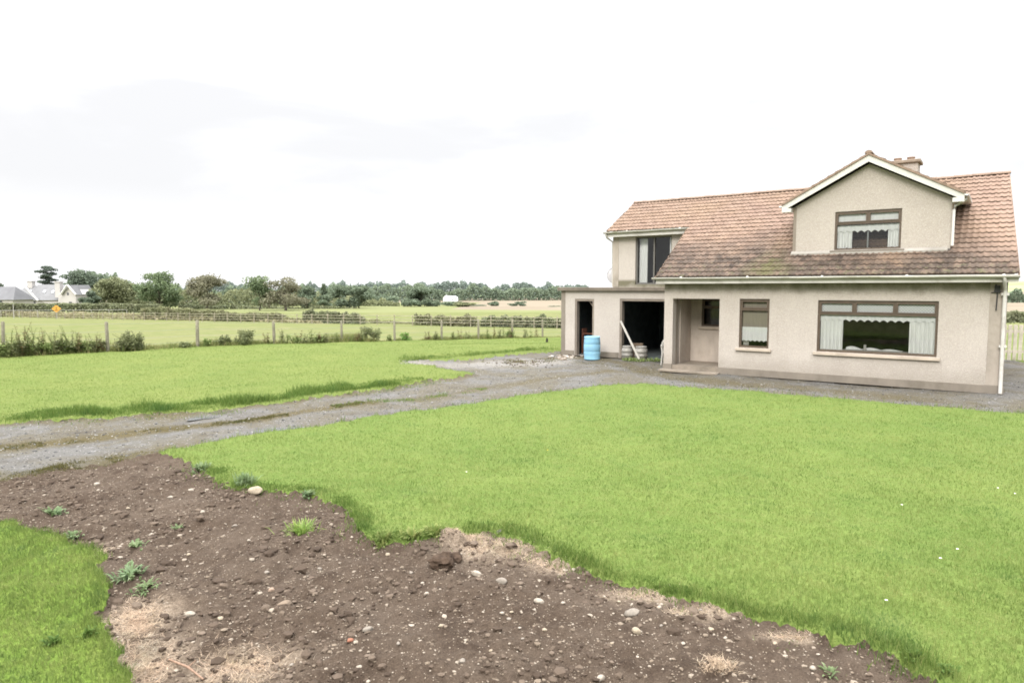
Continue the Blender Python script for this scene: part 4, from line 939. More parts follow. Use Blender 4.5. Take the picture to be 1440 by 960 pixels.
# pale road rail on the left
m_pale = simple('pale_rail_paint', (.34, .33, .30), .7, .1, 2)
A = AT(-25, 436.5, 116); B = AT(178, 435.5, 119); rr2 = empty('road_rail', (A[0], A[1], float(terr(A[0], A[1])))); tag(rr2, 'thin pale rail on short posts along the road below the hedge', 'rail')
o1 = np.array([A[0], A[1], float(terr(A[0], A[1]))]); mb = MB(); mb.tube([A - o1, (A + B) / 2 - o1, B - o1], .03, 5, True); mb.build('rail', m_pale, rr2)
for i in range(9):
    p = A + (B - A) * i / 8; z = float(terr(p[0], p[1])); mb = MB(); mb.tube([np.array([p[0], p[1], z - .1]) - o1, p - o1], .04, 6); mb.build('post', m_pale, rr2)
P = AT(18.5, 428, 112); z = float(terr(P[0], P[1])); mb = MB(); mb.tube([(0, 0, -.2), (0, 0, P[2] - z)], [.06, .055], 8); mb.tube([(0, 0, P[2] - z), (0, 0, P[2] - z + .06)], [.055, .02], 8)
tag(mb.build('marker_pole', m_pale, None, (P[0], P[1], z)), 'slim white marker pole beside the road at the far left', 'pole')
# road sign
P = AT(79.5, 434, 110); z = float(terr(P[0], P[1])); hc = P[2] - z
sg = empty('road_sign', (P[0], P[1], z)); tag(sg, 'orange diamond roadworks sign on a post before the dark hedge', 'road sign')
mb = MB(); mb.tube([(0, 0, -.2), (0, 0, hc + .3)], .04, 8); mb.build('pole', simple('galvanised_pole', (.35, .35, .34), .5, .1, 5, .5, .4), sg)
mb = MB(); hw = .78; hh = .56; mb.prism([(-hw, hc), (-hw * .12, hc - hh), (hw * .12, hc - hh), (hw, hc), (hw * .12, hc + hh), (-hw * .12, hc + hh)], 'y', -.07, -.05); mb.build('sign_plate', simple('sign_orange', (.50, .26, .05), .5, .08, 3), sg)
mb = MB(); mb.box(-.05, .05, -.078, -.074, hc - .12, hc + .26); mb.box(-.2, .2, -.078, -.0745, hc - .3, hc - .2); mb.build('sign_symbol', simple('sign_black', (.06, .04, .02), .5, .05), sg)

# right hand timber fence
m_pick = simple('pale_board', (.42, .385, .32), .85, .16, 7, .15, bump=.2, bs=25, dirt=(.25, .23, .17))
A = np.array([16.35, 22.95]); dirx = np.array([.985, -.17]); rz = math.atan2(dirx[1], dirx[0])
pf = empty('board_fence', (A[0], A[1], 0), rz); tag(pf, 'pale weathered vertical board fence right of the house', 'fence')
for i in range(26):
    x0 = i * .165; h = 1.24 + random.uniform(-.02, .02); mb = MB(); mb.box(x0, x0 + .115, -.012, .012, .06, h, .004); mb.build('board', m_pick, pf)
for zz in (.3, .98):
    mb = MB(); mb.box(-.05, 4.4, .014, .06, zz, zz + .09); mb.build('rail', m_pick, pf)
for i in range(3):
    mb = MB(); mb.box(i * 2.1 - .05, i * 2.1 + .05, .062, .16, -.2, 1.25); mb.build('post', m_pick, pf)

# ------------------------------------------------------------------ the house
HL = G(935, 520); HR = G(1400, 554); hd = HR - HL; HRZ = math.atan2(hd[1], hd[0])
hu = hd / np.linalg.norm(hd); hv = np.array([-hu[1], hu[0], 0])
def HW(u, v, z=0): return HL + hu * u + hv * v + np.array([0, 0, z])
house = empty('house', HL, HRZ); tag(house, 'pebble dashed house with red tiled roof, gabled dormer and attached flat roofed garage', 'house')

def pebble_mat(name, lo, hi, stain=True):
    b = NB(name); v = b.obj(); X = b.sep(v)
    n1 = b.noise(v, .8, 5, .6); n2 = b.noise(v, 40, 3, .7); vc = b.sep(b.vor(v, 70, 'Color'))
    c = b.mix(b.rng(n1, .3, .7), lo, hi)
    c = b.mix(b.rng(vc[0], 0, 1, 0, .5), c, b.mix(1.0, c, (.68, .65, .62), 'MULTIPLY'))
    c = b.mix(b.rng(vc[1], .82, .9, 0, .35), c, (.55, .50, .43))
    if stain:
        # algae below the soffit and damp splash at the base
        e = b.math('ADD', X[2], b.math('MULTIPLY', b.math('SUBTRACT', b.noise(b.mapv(v, (1.4, 1.4, 1.1)), 1.6, 5, .65), .5), .55))
        top = b.math('MULTIPLY', b.rng(e, 2.30, 2.62, 0, .9), b.rng(X[2], 2.7, 2.8, 1, 0))
        c = b.mix(top, c, (.115, .108, .065))
        st = b.math('MULTIPLY', b.rng(b.noise(b.mapv(v, (7, 7, .35)), 2, 5, .65), .52, .72, 0, .10), b.rng(X[2], .95, .3, 1, .2)); c = b.mix(st, c, (.20, .175, .14))
        c = b.mix(b.rng(e, .62, .25, 0, .35), c, (.18, .16, .12))
    h = b.vor(v, 70)
    b.bsdf(c, .92, b.bump(b.math('ADD', h, n2), .55, .012), .12); return b.m
m_wall = pebble_mat('pebble_dash', (.412, .375, .338), (.462, .423, .385))
m_dwall = pebble_mat('pebble_dash_dormer', (.375, .338, .300), (.42, .382, .342), False)
m_gwall = pebble_mat('pebble_dash_garage', (.405, .372, .338), (.45, .415, .38), False)
def plaster(name, col, damp=(.13, .12, .09)):
    b = NB(name); v = b.obj(); n = b.noise(b.mapv(v, (1, 1, .45)), 2.2, 6, .65)
    c = b.mix(b.rng(n, .3, .7), tuple(x * .8 for x in col), tuple(x * 1.12 for x in col))
    c = b.mix(b.rng(b.noise(v, 1.3, 6, .7), .5, .72, 0, .65), c, damp)
    b.bsdf(c, .9, b.bump(b.noise(v, 60, 3), .25, .004), .15); return b.m
m_band = plaster('smooth_render', (.335, .295, .252)); m_plinth = plaster('plinth_concrete', (.20, .175, .145), (.10, .09, .065)); m_jamb = plaster('jamb_render', (.235, .20, .165))
m_sill = plaster('sill_concrete', (.43, .37, .305), (.28, .23, .18)); m_step = plaster('step_concrete', (.24, .205, .165), (.09, .08, .06))
m_slab = plaster('flat_roof_edge', (.175, .15, .122), (.08, .07, .056)); m_dark = simple('dark_interior', (.075, .088, .088), .95, .3, 3)  # interior colour is kept dark to carry the indoor shade
m_white = simple('white_paint', (.50, .485, .455), .55, .10, 2.2, .3, dirt=(.30, .275, .235), ds=2.0)
m_gut = simple('gutter_plastic', (.42, .41, .36), .5, .14, 1.5, .35, dirt=(.21, .205, .13), ds=1.6)
m_frame = simple('window_frame_brown', (.085, .062, .044), .5, .18, 8, .35)
m_alu = simple('window_alu', (.28, .29, .29), .4, .1, 6, .5)
m_lead = simple('lead_flashing', (.075, .075, .078), .7, .2, 4, .3)
b = NB('window_glass'); tr = b.N.new('ShaderNodeBsdfTransparent'); tr.inputs[0].default_value = (.97, .985, .98, 1); gl = b.N.new('ShaderNodeBsdfGlossy'); gl.inputs['Roughness'].default_value = .015
fr_ = b.N.new('ShaderNodeFresnel'); fr_.inputs[0].default_value = 1.6; ms = b.N.new('ShaderNodeMixShader'); b.L(fr_.outputs[0], ms.inputs[0]); b.L(tr.outputs[0], ms.inputs[1]); b.L(gl.outputs[0], ms.inputs[2]); b.L(ms.outputs[0], b.out.inputs[0]); m_glass = b.m
def cloth(name, col, trans=.3):
    b = NB(name); v = b.obj(); c = b.mix(b.rng(b.noise(b.mapv(v, (6, 6, 1)), 3, 3), .3, .7), tuple(x * .88 for x in col), col); b.leaf(c, trans, .9); return b.m
m_curt = cloth('white_curtain', (.97, .97, .97), .02); m_blind = cloth('beige_blind', (.50, .44, .36)); 
b = NB('lace_net'); v = b.obj(); X = b.sep(v)
lat = b.math('MULTIPLY', b.math('ABSOLUTE', b.math('SINE', b.math('MULTIPLY', b.math('ADD', X[0], X[2]), 46))), b.math('ABSOLUTE', b.math('SINE', b.math('MULTIPLY', b.math('SUBTRACT', X[0], X[2]), 46))))
b.leaf(b.mix(b.rng(lat, .1, .5), (.58, .58, .58), (.88, .89, .90)), .05, .9); m_lace = b.m

# roof tile material: warm clay above, blackened and mossy low down
b = NB('clay_tile'); v = b.obj(); X = b.sep(v); t = b.attr()
n1 = b.noise(v, .55, 5, .6); n2 = b.noise(v, 3.2, 5, .7); n3 = b.noise(v, 22, 4, .7)
c = b.mix(b.rng(t, 0, 1), (.150, .100, .076), (.218, .150, .116))
c = b.mix(b.rng(n1, .35, .65, 0, .55), c, (.235, .165, .105))
c = b.mix(b.rng(n2, .45, .7, 0, .5), c, (.26, .195, .152))
c = b.mix(b.rng(n3, .4, .75, 0, .55), c, (.13, .082, .06))
low = b.math('ADD', X[2], b.math('MULTIPLY', b.math('SUBTRACT', n1, .5), 2.2))
lichen = b.math('MULTIPLY', b.rng(low, 4.1, 3.2, 0, 1), b.math('MULTIPLY', b.rng(n2, .34, .52, .42, 1), b.rng(n3, .3, .55, .6, 1)))
c = b.mix(lichen, c, b.mix(b.rng(t, 0, 1), (.030, .024, .020), (.085, .066, .052)))
c = b.mix(b.math('MULTIPLY', b.rng(X[0], 7.2, 8.2, 0, 1), b.rng(X[2], 2.9, 3.4, 0, .5)), c, (.245, .170, .130))
# moss patch in the valley left of the dormer
mx_ = b.math('ABSOLUTE', b.math('SUBTRACT', X[0], 2.95)); mz_ = b.math('ABSOLUTE', b.math('SUBTRACT', X[2], 3.0))
ms_ = b.math('MULTIPLY', b.rng(b.math('ADD', mx_, b.math('MULTIPLY', mz_, 1.0)), .9, .15, 0, 1), b.rng(n2, .35, .55, 0, .8))
c = b.mix(ms_, c, (.088, .083, .034))
gen = b.math('MULTIPLY', b.rng(X[2], 3.3, 2.8, 0, .8), b.rng(b.noise(v, 6.5, 4, .65), .55, .66, 0, 1)); c = b.mix(gen, c, (.105, .105, .055))
c = b.mix(b.rng(t, -.5, -.6), c, (.066, .049, .038))  # shadow line of each course, painted dark on its butt faces
b.bsdf(c, .88, b.bump(n3, .4, .008), .2); m_tile = b.m
m_ridge = simple('ridge_tile_clay', (.23, .165, .125), .9, .3, 5, .2, dirt=(.09, .075, .06), ds=5)
m_pot = simple('chimney_pot_clay', (.24, .17, .13), .8, .2, 8, .25)

def tile_field(O, a, s, gauge, n, urange, pitch=.132, seed=0, name='roof', parent=None, mat=None):
    r = np.random.default_rng(seed); O, a, s = (np.array(q, float) for q in (O, a, s)); nn = np.cross(a, s); S = 8
    Vs, Fs, Ts = [], [], []; base = 0
    for k in range(n):
        rg = urange(k)
        if rg is None: continue
        u0, u1 = rg; j0 = math.floor(u0 / pitch); j1 = math.ceil(u1 / pitch)
        ph = np.arange((j1 - j0) * S + 1) / S; uu = (j0 + ph) * pitch; fr = ph % 1.0
        prof = .017 * np.exp(-((fr - .28) / .17) ** 2) + .017 * np.exp(-((fr - 1.28) / .17) ** 2) - .006 * np.exp(-((fr - .72) / .2) ** 2)
        tile = np.floor(ph - 1e-6).astype(int); jh = r.normal(0, .0028, tile.max() + 3)[tile + 1]; js = r.normal(0, .004, tile.max() + 3)[tile + 1]
        uu = np.clip(uu, u0, u1); m = len(uu)
        rows = []
        for ds, hh in ((0, -.012), (0, .022), (.018, .028), (gauge * .55, .017), (gauge + .03, -.002)):
            p = O[None] + a[None] * uu[:, None] + s[None] * (k * gauge + ds + js * (ds < gauge * .5))[:, None] + nn[None] * (prof * (1 if hh > -.01 else .35) + hh + jh)[:, None]
            rows.append(p)
        Vs.append(np.concatenate(rows))
        i = np.arange(m - 1)
        for q in range(4):
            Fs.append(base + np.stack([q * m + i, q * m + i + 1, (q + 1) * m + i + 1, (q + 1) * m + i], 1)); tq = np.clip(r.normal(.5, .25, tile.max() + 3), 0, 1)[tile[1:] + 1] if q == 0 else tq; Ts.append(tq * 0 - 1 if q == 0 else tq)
        base += 5 * m
    me = arr_mesh(name, np.concatenate(Vs), np.concatenate(Fs), np.concatenate(Ts), True)
    a_ = me.attributes.new('sharp_face', 'BOOLEAN', 'FACE')
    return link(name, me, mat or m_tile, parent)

PITCH = math.radians(33); tp = math.tan(PITCH); EV, EZ = -.35, 2.80; RV = 3.95; RZ = EZ + tp * (RV - EV)
NC = 22; SL = (RV - EV) / math.cos(PITCH); GA = SL / NC
sf = (0, math.cos(PITCH), math.sin(PITCH)); sb = (0, -math.cos(PITCH), math.sin(PITCH))
def rF(k): return ((-.19 if k < 13 else -3.18 + .22 * (k - 13) / 9), 8.50 - .28 * k / NC)
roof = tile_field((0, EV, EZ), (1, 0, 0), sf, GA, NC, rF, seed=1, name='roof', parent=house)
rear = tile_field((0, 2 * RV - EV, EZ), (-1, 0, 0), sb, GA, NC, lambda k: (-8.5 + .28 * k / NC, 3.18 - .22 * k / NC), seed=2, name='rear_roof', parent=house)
# half round ridge tiles
def ridge(name, p0, p1, n, rad, mat, parent):
    mb = MB(); p0, p1 = np.array(p0, float), np.array(p1, float); d = (p1 - p0) / n; dn = d / np.linalg.norm(d); sd_ = np.cross(dn, [0, 0, 1.]); 
    for i in range(n):
        a, c = p0 + d * i, p0 + d * (i + 1.04); r0, r1 = rad * 1.06, rad; vs = []
        jz = random.uniform(-.006, .006)
        for q, rr in ((a, r0), (c, r1)):
            for k in range(9):
                t = math.pi * (k / 8) * 1.0; vs.append(q + sd_ * math.cos(t) * rr + np.array([0, 0, math.sin(t) * rr * .8 + jz]))
        fs = [(k, k + 1, k + 10, k + 9) for k in range(8)] + [tuple(range(9)), tuple(range(17, 8, -1))]
        mb.add(vs, fs, False)
    return mb.build(name, mat, parent)
ridge('ridge_tiles', (-2.97, RV, RZ + .0), (8.24, RV, RZ + .0), 26, .085, m_ridge, roof)

# main walls
WT = .26
holes = [(.22, 1.63, 0, 2.16), (2.2, 3.02, .80, 2.17), (4.26, 6.98, .795, 2.15)]
mb = MB(); mb.wall(-.05, 8.3, 0, 2.78, 0, WT, holes)
zr = lambda v: EZ + tp * (v - EV) - .10
VB = 7.9; zrb = lambda v: EZ + tp * (2 * RV - EV - v) - .10
def gable(u0, u1, v0):
    mb.prism([(v0, 0), (v0, min(zr(v0), 9)), (RV, zr(RV)), (VB, zrb(VB)), (VB, 0)], 'x', u0, u1)
gable(8.05, 8.297, WT + .002); 
mb.prism([(WT + .002, 0), (WT + .002, zr(WT) - .02), (2.45, zr(2.45)), (2.45, 0)], 'x', -.048, .17)
mb.wall(-3.04, 8.3, 0, 2.75, VB - .2, VB, [])
# first floor part above the garage
VU = 2.45; mb.wall(-3.04, -.05, 2.5, zr(VU) - .02, VU, VU + .22, [(-2.19, -.87, 2.60, 4.23)])
mb.prism([(VU + .222, 2.5), (VU + .222, zr(VU + .22)), (RV, zr(RV)), (VB - .21, zrb(VB - .21)), (VB - .21, 0), (7.45, 0), (7.45, 2.5)], 'x', -3.038, -2.82)
wall = mb.build('wall', m_wall, house)
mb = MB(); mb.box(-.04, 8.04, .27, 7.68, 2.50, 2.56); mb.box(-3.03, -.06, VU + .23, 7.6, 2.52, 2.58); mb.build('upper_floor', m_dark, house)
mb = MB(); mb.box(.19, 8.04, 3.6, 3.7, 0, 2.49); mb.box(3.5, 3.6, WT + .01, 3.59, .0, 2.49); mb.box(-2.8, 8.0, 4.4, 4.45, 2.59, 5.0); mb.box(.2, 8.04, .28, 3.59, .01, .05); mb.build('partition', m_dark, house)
# smooth corner bands, proud of the pebble dash
mb = MB(); mb.box(7.98, 8.312, -.010, .0, .205, 2.70); mb.box(8.298, 8.312, .001, .25, .0, 2.70); mb.build('corner_band', m_band, house)
mb = MB(); mb.box(-3.055, -2.83, VU - .012, VU - .001, 2.515, zr(VU) - .05); mb.build('corner_band', m_band, house)
mb = MB(); mb.box(-.06, .22, -.03, -.002, 0, .20); mb.build('plinth', m_plinth, house)
mb = MB(); mb.box(1.63, 8.33, -.035, -.002, 0, .20, .008); mb.build('plinth', m_plinth, house)
# soffit, fascia, gutter
mb = MB(); mb.box(-.19, 8.5, -.31, -.003, 2.665, 2.685); mb.box(-.19, 8.5, -.34, -.312, 2.60, 2.775); fascia = mb.build('fascia', m_white, house)
def gutter(name, p0, p1, rad, parent, mat=m_gut, out=(0, -1, 0)):
    p0, p1 = np.array(p0, float), np.array(p1, float); o = np.array(out, float); mb = MB(); vs = []
    n = 9; L_ = np.linalg.norm(p1 - p0); segs = max(2, int(L_ / .5))
    for rr in (rad, rad - .008):
        for q in np.linspace(0, 1, segs + 1):
            c = p0 + (p1 - p0) * q + np.array([0, 0, .004 * math.sin(q * 23)])
            for k in range(n):
                t = math.pi + math.pi * k / (n - 1); vs.append(c + o * math.cos(t) * rr * -1 + np.array([0, 0, math.sin(t) * rr]))
    m = (segs + 1) * n; fs = []
    for i in range(segs):
        for k in range(n - 1):
            a = i * n + k; fs.append((a, a + 1, a + n + 1, a + n)); fs.append((m + a, m + a + n, m + a + n + 1, m + a + 1))
        fs.append((i * n, i * n + n, m + i * n + n, m + i * n)); e = i * n + n - 1; fs.append((e, m + e, m + e + n, e + n))
    for e in (0, segs * n): fs.append(tuple(range(e, e + n)))
    mb.add(vs, fs, True)
    for q in np.arange(.9, L_, 1.9):
        c = p0 + (p1 - p0) * q / L_; d = (p1 - p0) / L_
        mb.tube([c - d * .025 + [0, 0, -rad * .3], c + d * .025 + [0, 0, -rad * .3]], rad * .82, 10)
    return mb.build(name, mat, parent)
gutter('gutter', (-.28, -.405, 2.775), (8.52, -.405, 2.755), .06, house)
mb = MB(); mb.tube([(8.24, -.405, 2.72), (8.24, -.40, 2.62), (8.255, -.12, 2.47), (8.262, -.085, 2.36), (8.27, -.085, .03)], .04, 10)
mb.box(8.195, 8.345, -.10, -.014, 2.30, 2.36); mb.box(8.2, 8.345, -.10, -.014, 1.1, 1.15); mb.build('downpipe', m_white, house)
mb = MB(); mb.box(8.28, 8.5, -.335, -.02, 2.60, 2.664); mb.build('box_end', m_gut, house)
mb = MB(); mb.tube([(8.08, -.03, 2.55), (8.12, -.03, 2.3), (8.11, -.025, 1.95)], .014, 6); mb.tube([(8.0, -.03, 2.36), (8.19, -.03, 2.38)], .011, 6); mb.box(8.06, 8.17, -.06, -.012, 2.36, 2.52); mb.build('cable_bracket', simple('black_cable', (.03, .03, .03), .6, .1), house)
# upper eave over the garage
ve2 = EV + 13 * GA * math.cos(PITCH); ze2 = EZ + tp * (ve2 - EV)
mb = MB(); mb.box(-3.18, -.2, ve2 + .012, ve2 + .04, ze2 - .20, ze2 - .025); mb.box(-3.18, -.2, ve2 + .042, VU + .0, ze2 - .145, ze2 - .125); mb.build('fascia', m_white, house)
gutter('gutter', (-3.27, ve2 - .05, ze2 - .03), (-.12, ve2 - .05, ze2 - .02), .055, house)
mb = MB(); mb.tube([(-3.2, ve2 - .05, ze2 - .07), (-3.16, ve2 + .0, ze2 - .22), (-3.09, VU + .06, ze2 - .36), (-3.09, VU + .06, 2.52)], .035, 10); mb.build('downpipe', m_white, house)
# verge trim
mb = MB()
for (u, v0, v1) in ((-.205, EV, ve2), ):
    mb.prism([(v0, EZ + tp * (v0 - EV) - .07), (v1, EZ + tp * (v1 - EV) - .07), (v1, EZ + tp * (v1 - EV) + .012), (v0, EZ + tp * (v0 - EV) + .012)], 'x', u - .012, u + .008)
mb.build('verge', m_ridge, house)
mb = MB(); A, B, C_ = (8.515, EV, EZ - .075), (8.235, RV, RZ - .075), (8.515, 2 * RV - EV, EZ - .075)
for p, q in ((A, B), (B, C_)):
    p, q = np.array(p), np.array(q); mb.add([p, q, q + [0, 0, .09], p + [0, 0, .09], p - [.03, 0, 0], q - [.03, 0, 0], q + [-.03, 0, .09], p + [-.03, 0, .09]], [(0, 1, 2, 3), (5, 4, 7, 6), (3, 2, 6, 7), (0, 4, 5, 1), (0, 3, 7, 4), (1, 5, 6, 2)])
mb.build('verge', m_ridge, house)
mb = MB(); A, B = np.array((-3.19, ve2, ze2 - .09)), np.array((-2.96, RV, RZ - .09)); C_ = np.array((-3.19, 2 * RV - EV, EZ - .09))
for p, q in ((A, B), (B, C_)): mb.add([p, q, q + [0, 0, .11], p + [0, 0, .11], p + [.03, 0, 0], q + [.03, 0, 0], q + [.03, 0, .11], p + [.03, 0, .11]], [(1, 0, 3, 2), (4, 5, 6, 7), (2, 3, 7, 6), (4, 0, 1, 5), (4, 7, 3, 0), (5, 1, 2, 6)])
mb.build('verge', m_ridge, house)

# porch: pillar return, side wall, back wall with a small window, step
mb = MB(); mb.box(.02, .216, WT + .001, .42, .172, 2.16, .01); mb.build('porch_pillar', m_jamb, house)
mb = MB(); mb.wall(-.04, 1.9, .0, 2.5, 1.55, 1.70, [(.54, 1.52, 1.28, 2.15)]); mb.box(1.632, 1.75, WT + .002, 1.548, 0, 2.5); mb.box(.171, .20, .66, 1.548, .172, 2.3); mb.build('porch_wall', plaster('porch_render', (.44, .385, .335), (.29, .245, .20)), house)
mb = MB(); mb.box(-.03, 1.74, .262, 1.548, 2.20, 2.24); mb.build('porch_ceiling', m_jamb, house)
mb = MB(); mb.box(.222, 1.628, .01, 1.548, 0, .17); mb.box(-.08, 1.70, -.30, -.036, -.02, .05, .012); mb.build('porch_step', m_step, house)
# garage
VG = 2.42; gh = [(-4.58, -3.78, 0, 2.08), (-2.75, -.62, 0, 2.10)]
mb = MB(); mb.wall(-5.15, -.052, 0, 2.373, VG, VG + .22, gh); mb.box(-5.148, -4.93, VG + .222, 7.4, 0, 2.372); mb.box(-4.92, -.06, 7.18, 7.4, 0, 2.372); mb.build('garage_wall', m_gwall, house)
mb = MB(); mb.box(-5.16, -4.60, VG - .014, VG - .002, 0, .17); mb.build('plinth', m_plinth, house)
mb = MB(); mb.box(-3.76, -2.77, VG - .014, VG - .002, 0, .19); mb.build('plinth', m_plinth, house)
mb = MB(); mb.box(-5.165, -4.99, VG - .008, VG - .001, .172, 2.37); mb.build('corner_band', m_plinth, house)
mb = MB()
for a, b_, zt in ((-4.58, -3.78, 2.08), (-2.75, -.62, 2.10)):
    mb.box(a + .002, a + .075, VG + .02, VG + .21, 0, zt - .08); mb.box(b_ - .075, b_ - .002, VG + .02, VG + .21, 0, zt - .08); mb.box(a + .002, b_ - .002, VG + .02, VG + .21, zt - .078, zt - .003)
mb.tube([(-4.05, VG + .15, 1.99), (-3.86, VG + .12, 1.78)], .02, 6)
mb.build('door_frame', simple('old_door_frame', (.20, .17, .14), .9, .2, 6, dirt=(.1, .09, .07)), house)
mb = MB(); mb.box(-5.27, -.075, VG - .13, 7.5, 2.375, 2.50, .012); mb.box(-5.278, -.08, VG - .139, VG - .132, 2.455, 2.488); mb.build('flat_roof', m_slab, house)
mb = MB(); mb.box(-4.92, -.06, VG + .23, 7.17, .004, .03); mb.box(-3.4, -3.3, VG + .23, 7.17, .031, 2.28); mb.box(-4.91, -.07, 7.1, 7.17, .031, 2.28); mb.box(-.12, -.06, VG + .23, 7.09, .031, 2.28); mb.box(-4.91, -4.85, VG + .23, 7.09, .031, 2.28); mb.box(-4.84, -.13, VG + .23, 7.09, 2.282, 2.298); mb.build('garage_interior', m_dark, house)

# windows
def curtain(name, u0, u1, z0, z1, v, mat, parent, folds=7, amp=.022, scal=None, zt=None):
    n = folds * 8 + 1; vs = []; rows = 10 if scal is None else 2
    for j in range(rows + 1):
        for i in range(n):
            f = i / (n - 1); zlow = z0 + (scal * abs(math.sin(f * math.pi * folds)) if scal else 0)
            z = z1 + (zlow - z1) * j / rows
            vs.append((u0 + (u1 - u0) * f, v + amp * math.sin(f * folds * 2 * math.pi + .5 * math.sin(3 * f)) * (.5 + .5 * j / rows), z))
    fs = [(j * n + i, (j + 1) * n + i, (j + 1) * n + i + 1, j * n + i + 1) for j in range(rows) for i in range(n - 1)]
    mb = MB(); mb.add(vs, fs, True); return mb.build(name, mat, parent)
def window(u0, u1, z0, z1, v, tz, tm, bm_, label, fw=.055, mat=m_frame, sashes=True):
    """frame with a transom at tz, mullions tm above and bm_ below; panes as sub-parts"""
    mb = MB(); V0, V1 = v, v + .075
    mb.box(u0, u1, V0, V1, z0, z0 + fw); mb.box(u0, u1, V0, V1, z1 - fw, z1)
    mb.box(u0, u0 + fw, V0, V1, z0 + fw, z1 - fw); mb.box(u1 - fw, u1, V0, V1, z0 + fw, z1 - fw)
    lights = []
    def row(a, b, ms):
        es = [u0 + fw] + [e for m_ in ms for e in (m_ - fw / 2, m_ + fw / 2)] + [u1 - fw]
        for m_ in ms: mb.box(m_ - fw / 2, m_ + fw / 2, V0 + .004, V1 - .004, a, b)
        for k in range(0, len(es), 2): lights.append((es[k], es[k + 1], a, b))
    if tz:
        mb.box(u0 + fw, u1 - fw, V0 + .002, V1 - .002, tz - fw / 2, tz + fw / 2); row(z0 + fw, tz - fw / 2, bm_); nl = len(lights); row(tz + fw / 2, z1 - fw, tm)
        if sashes:
            for (a, b, c, d) in lights[nl:]:
                s = .028; mb.box(a, b, V0 - .012, V0 + .04, c, c + s); mb.box(a, b, V0 - .012, V0 + .04, d - s, d); mb.box(a, a + s, V0 - .012, V0 + .04, c + s, d - s); mb.box(b - s, b, V0 - .012, V0 + .04, c + s, d - s)
    else: row(z0 + fw, z1 - fw, bm_)
    o = mb.build('window', mat, house); 
    if label: o['label'] = label
    for (a, b, c, d) in lights:
        p = MB(); p.add([(a, v + .05, c), (b, v + .05, c), (b, v + .05, d), (a, v + .05, d)], [(0, 1, 2, 3)]); p.build('pane', m_glass, o)
    return o
w1 = window(4.26, 6.98, 0.795, 2.15, .045, 1.80, (5.13, 6.06), (), 'wide picture window with white curtains and lace top lights')
curtain('curtain', 4.32, 4.86, .85, 1.70, .145, m_curt, w1, 6); curtain('curtain', 6.37, 6.93, .85, 1.70, .145, m_curt, w1, 6)
curtain('valance', 4.31, 6.93, 1.60, 1.775, .125, m_curt, w1, 15, .012, .05)
curtain('net', 4.31, 6.93, 1.82, 2.10, .112, m_lace, w1, 18, .004)
w2 = window(2.2, 3.02, .80, 2.17, .045, 1.87, (), (), 'tall narrow window with a beige blind and white lace')
curtain('blind', 2.25, 2.97, 1.35, 2.12, .15, m_blind, w2, 1, .0); curtain('lace', 2.25, 2.97, .97, 1.38, .130, m_curt, w2, 6, .008, .03)
mb = MB(); mb.box(2.27, 2.42, .20, .23, .86, 1.02); mb.build('pot', m_white, w2)
w3 = window(4.49, 6.05, 3.47, 4.49, .63, 4.17, (5.28,), (), 'dormer window with white curtains either side', .05)
curtain('curtain', 4.54, 4.90, 3.52, 4.02, .74, m_curt, w3, 5); curtain('curtain', 5.74, 6.0, 3.52, 4.02, .74, m_curt, w3, 4); curtain('valance', 4.54, 6.0, 3.93, 4.13, .715, m_curt, w3, 9, .01, .05); curtain('net', 4.54, 6.0, 4.18, 4.44, .70, m_curt, w3, 10, .004)
mb = MB(); mb.box(5.262, 5.298, .685, .705, 3.52, 3.95); mb.build('glazing_strip', m_alu, w3)
w4 = window(-2.19, -.87, 2.60, 4.23, VU + .07, None, (), (-1.53,), 'tall sliding glazed door above the garage with one white curtain', .05, simple('door_frame_grey', (.12, .115, .105), .5, .15))
curtain('curtain', -2.14, -1.84, 2.66, 4.18, VU + .24, m_curt, w4, 4); curtain('curtain', -1.02, -.93, 2.66, 4.18, VU + .22, m_curt, w4, 2)
w5 = window(.54, 1.52, 1.28, 2.15, 1.59, 1.86, (), (), 'dark porch window under the eave')
for a, b_, z, v, n in ((4.18, 7.06, .79, 0, 1), (2.12, 3.10, .795, 0, 2)):
    mb = MB(); mb.box(a, b_, v - .075, v - .004, z - .085, z - .005, .008); mb.box(a + .09, b_ - .09, v - .002, v + .084, z - .05, z - .004); mb.build('sill', m_sill, house)
mb = MB(); mb.box(.46, 1.60, 1.48, 1.545, 1.19, 1.27, .006); mb.build('sill', m_sill, house)

# dormer
DV = .6; zf = lambda v: EZ + tp * (v - EV)
mb = MB(); w0, w1_, wz = 3.44, 7.12, 4.68; ap = 5.27; dp = math.radians(28.6)
apz = wz + (ap - w0) * math.tan(dp)
mb.wall(w0, w1_, 3.30, wz, DV, DV + .2, [(4.49, 6.05, 3.47, 4.49)])
mb.prism([(w0, wz + .001), (ap, apz), (w1_, wz + .001)], 'y', DV, DV + .2)
for a, b_ in ((w0 + .002, w0 + .16), (w1_ - .16, w1_ - .002)):
    mb.prism([(DV + .202, zf(DV + .2) - .15), (DV + .202, wz + .02), (2.75, wz + .02), (2.75, zf(2.75) - .15)], 'x', a, b_)
mb.build('dormer_wall', m_dwall, house)
mb = MB(); mb.box(w0 - .008, w0 + .07, DV - .008, DV - .001, 3.38, wz); mb.build('corner_band', m_jamb, house)
mb = MB(); mb.box(w0 - .01, w1_ + .01, DV - .035, DV - .002, 3.385, 3.43); mb.build('flashing', m_lead, house)
mb = MB(); q = [(w0 - .03, .49, zf(.49) + .062), (w1_ - .05, .49, zf(.49) + .062), (w1_ - .05, DV - .01, zf(DV) + .06), (w0 - .03, DV - .01, zf(DV) + .06)]
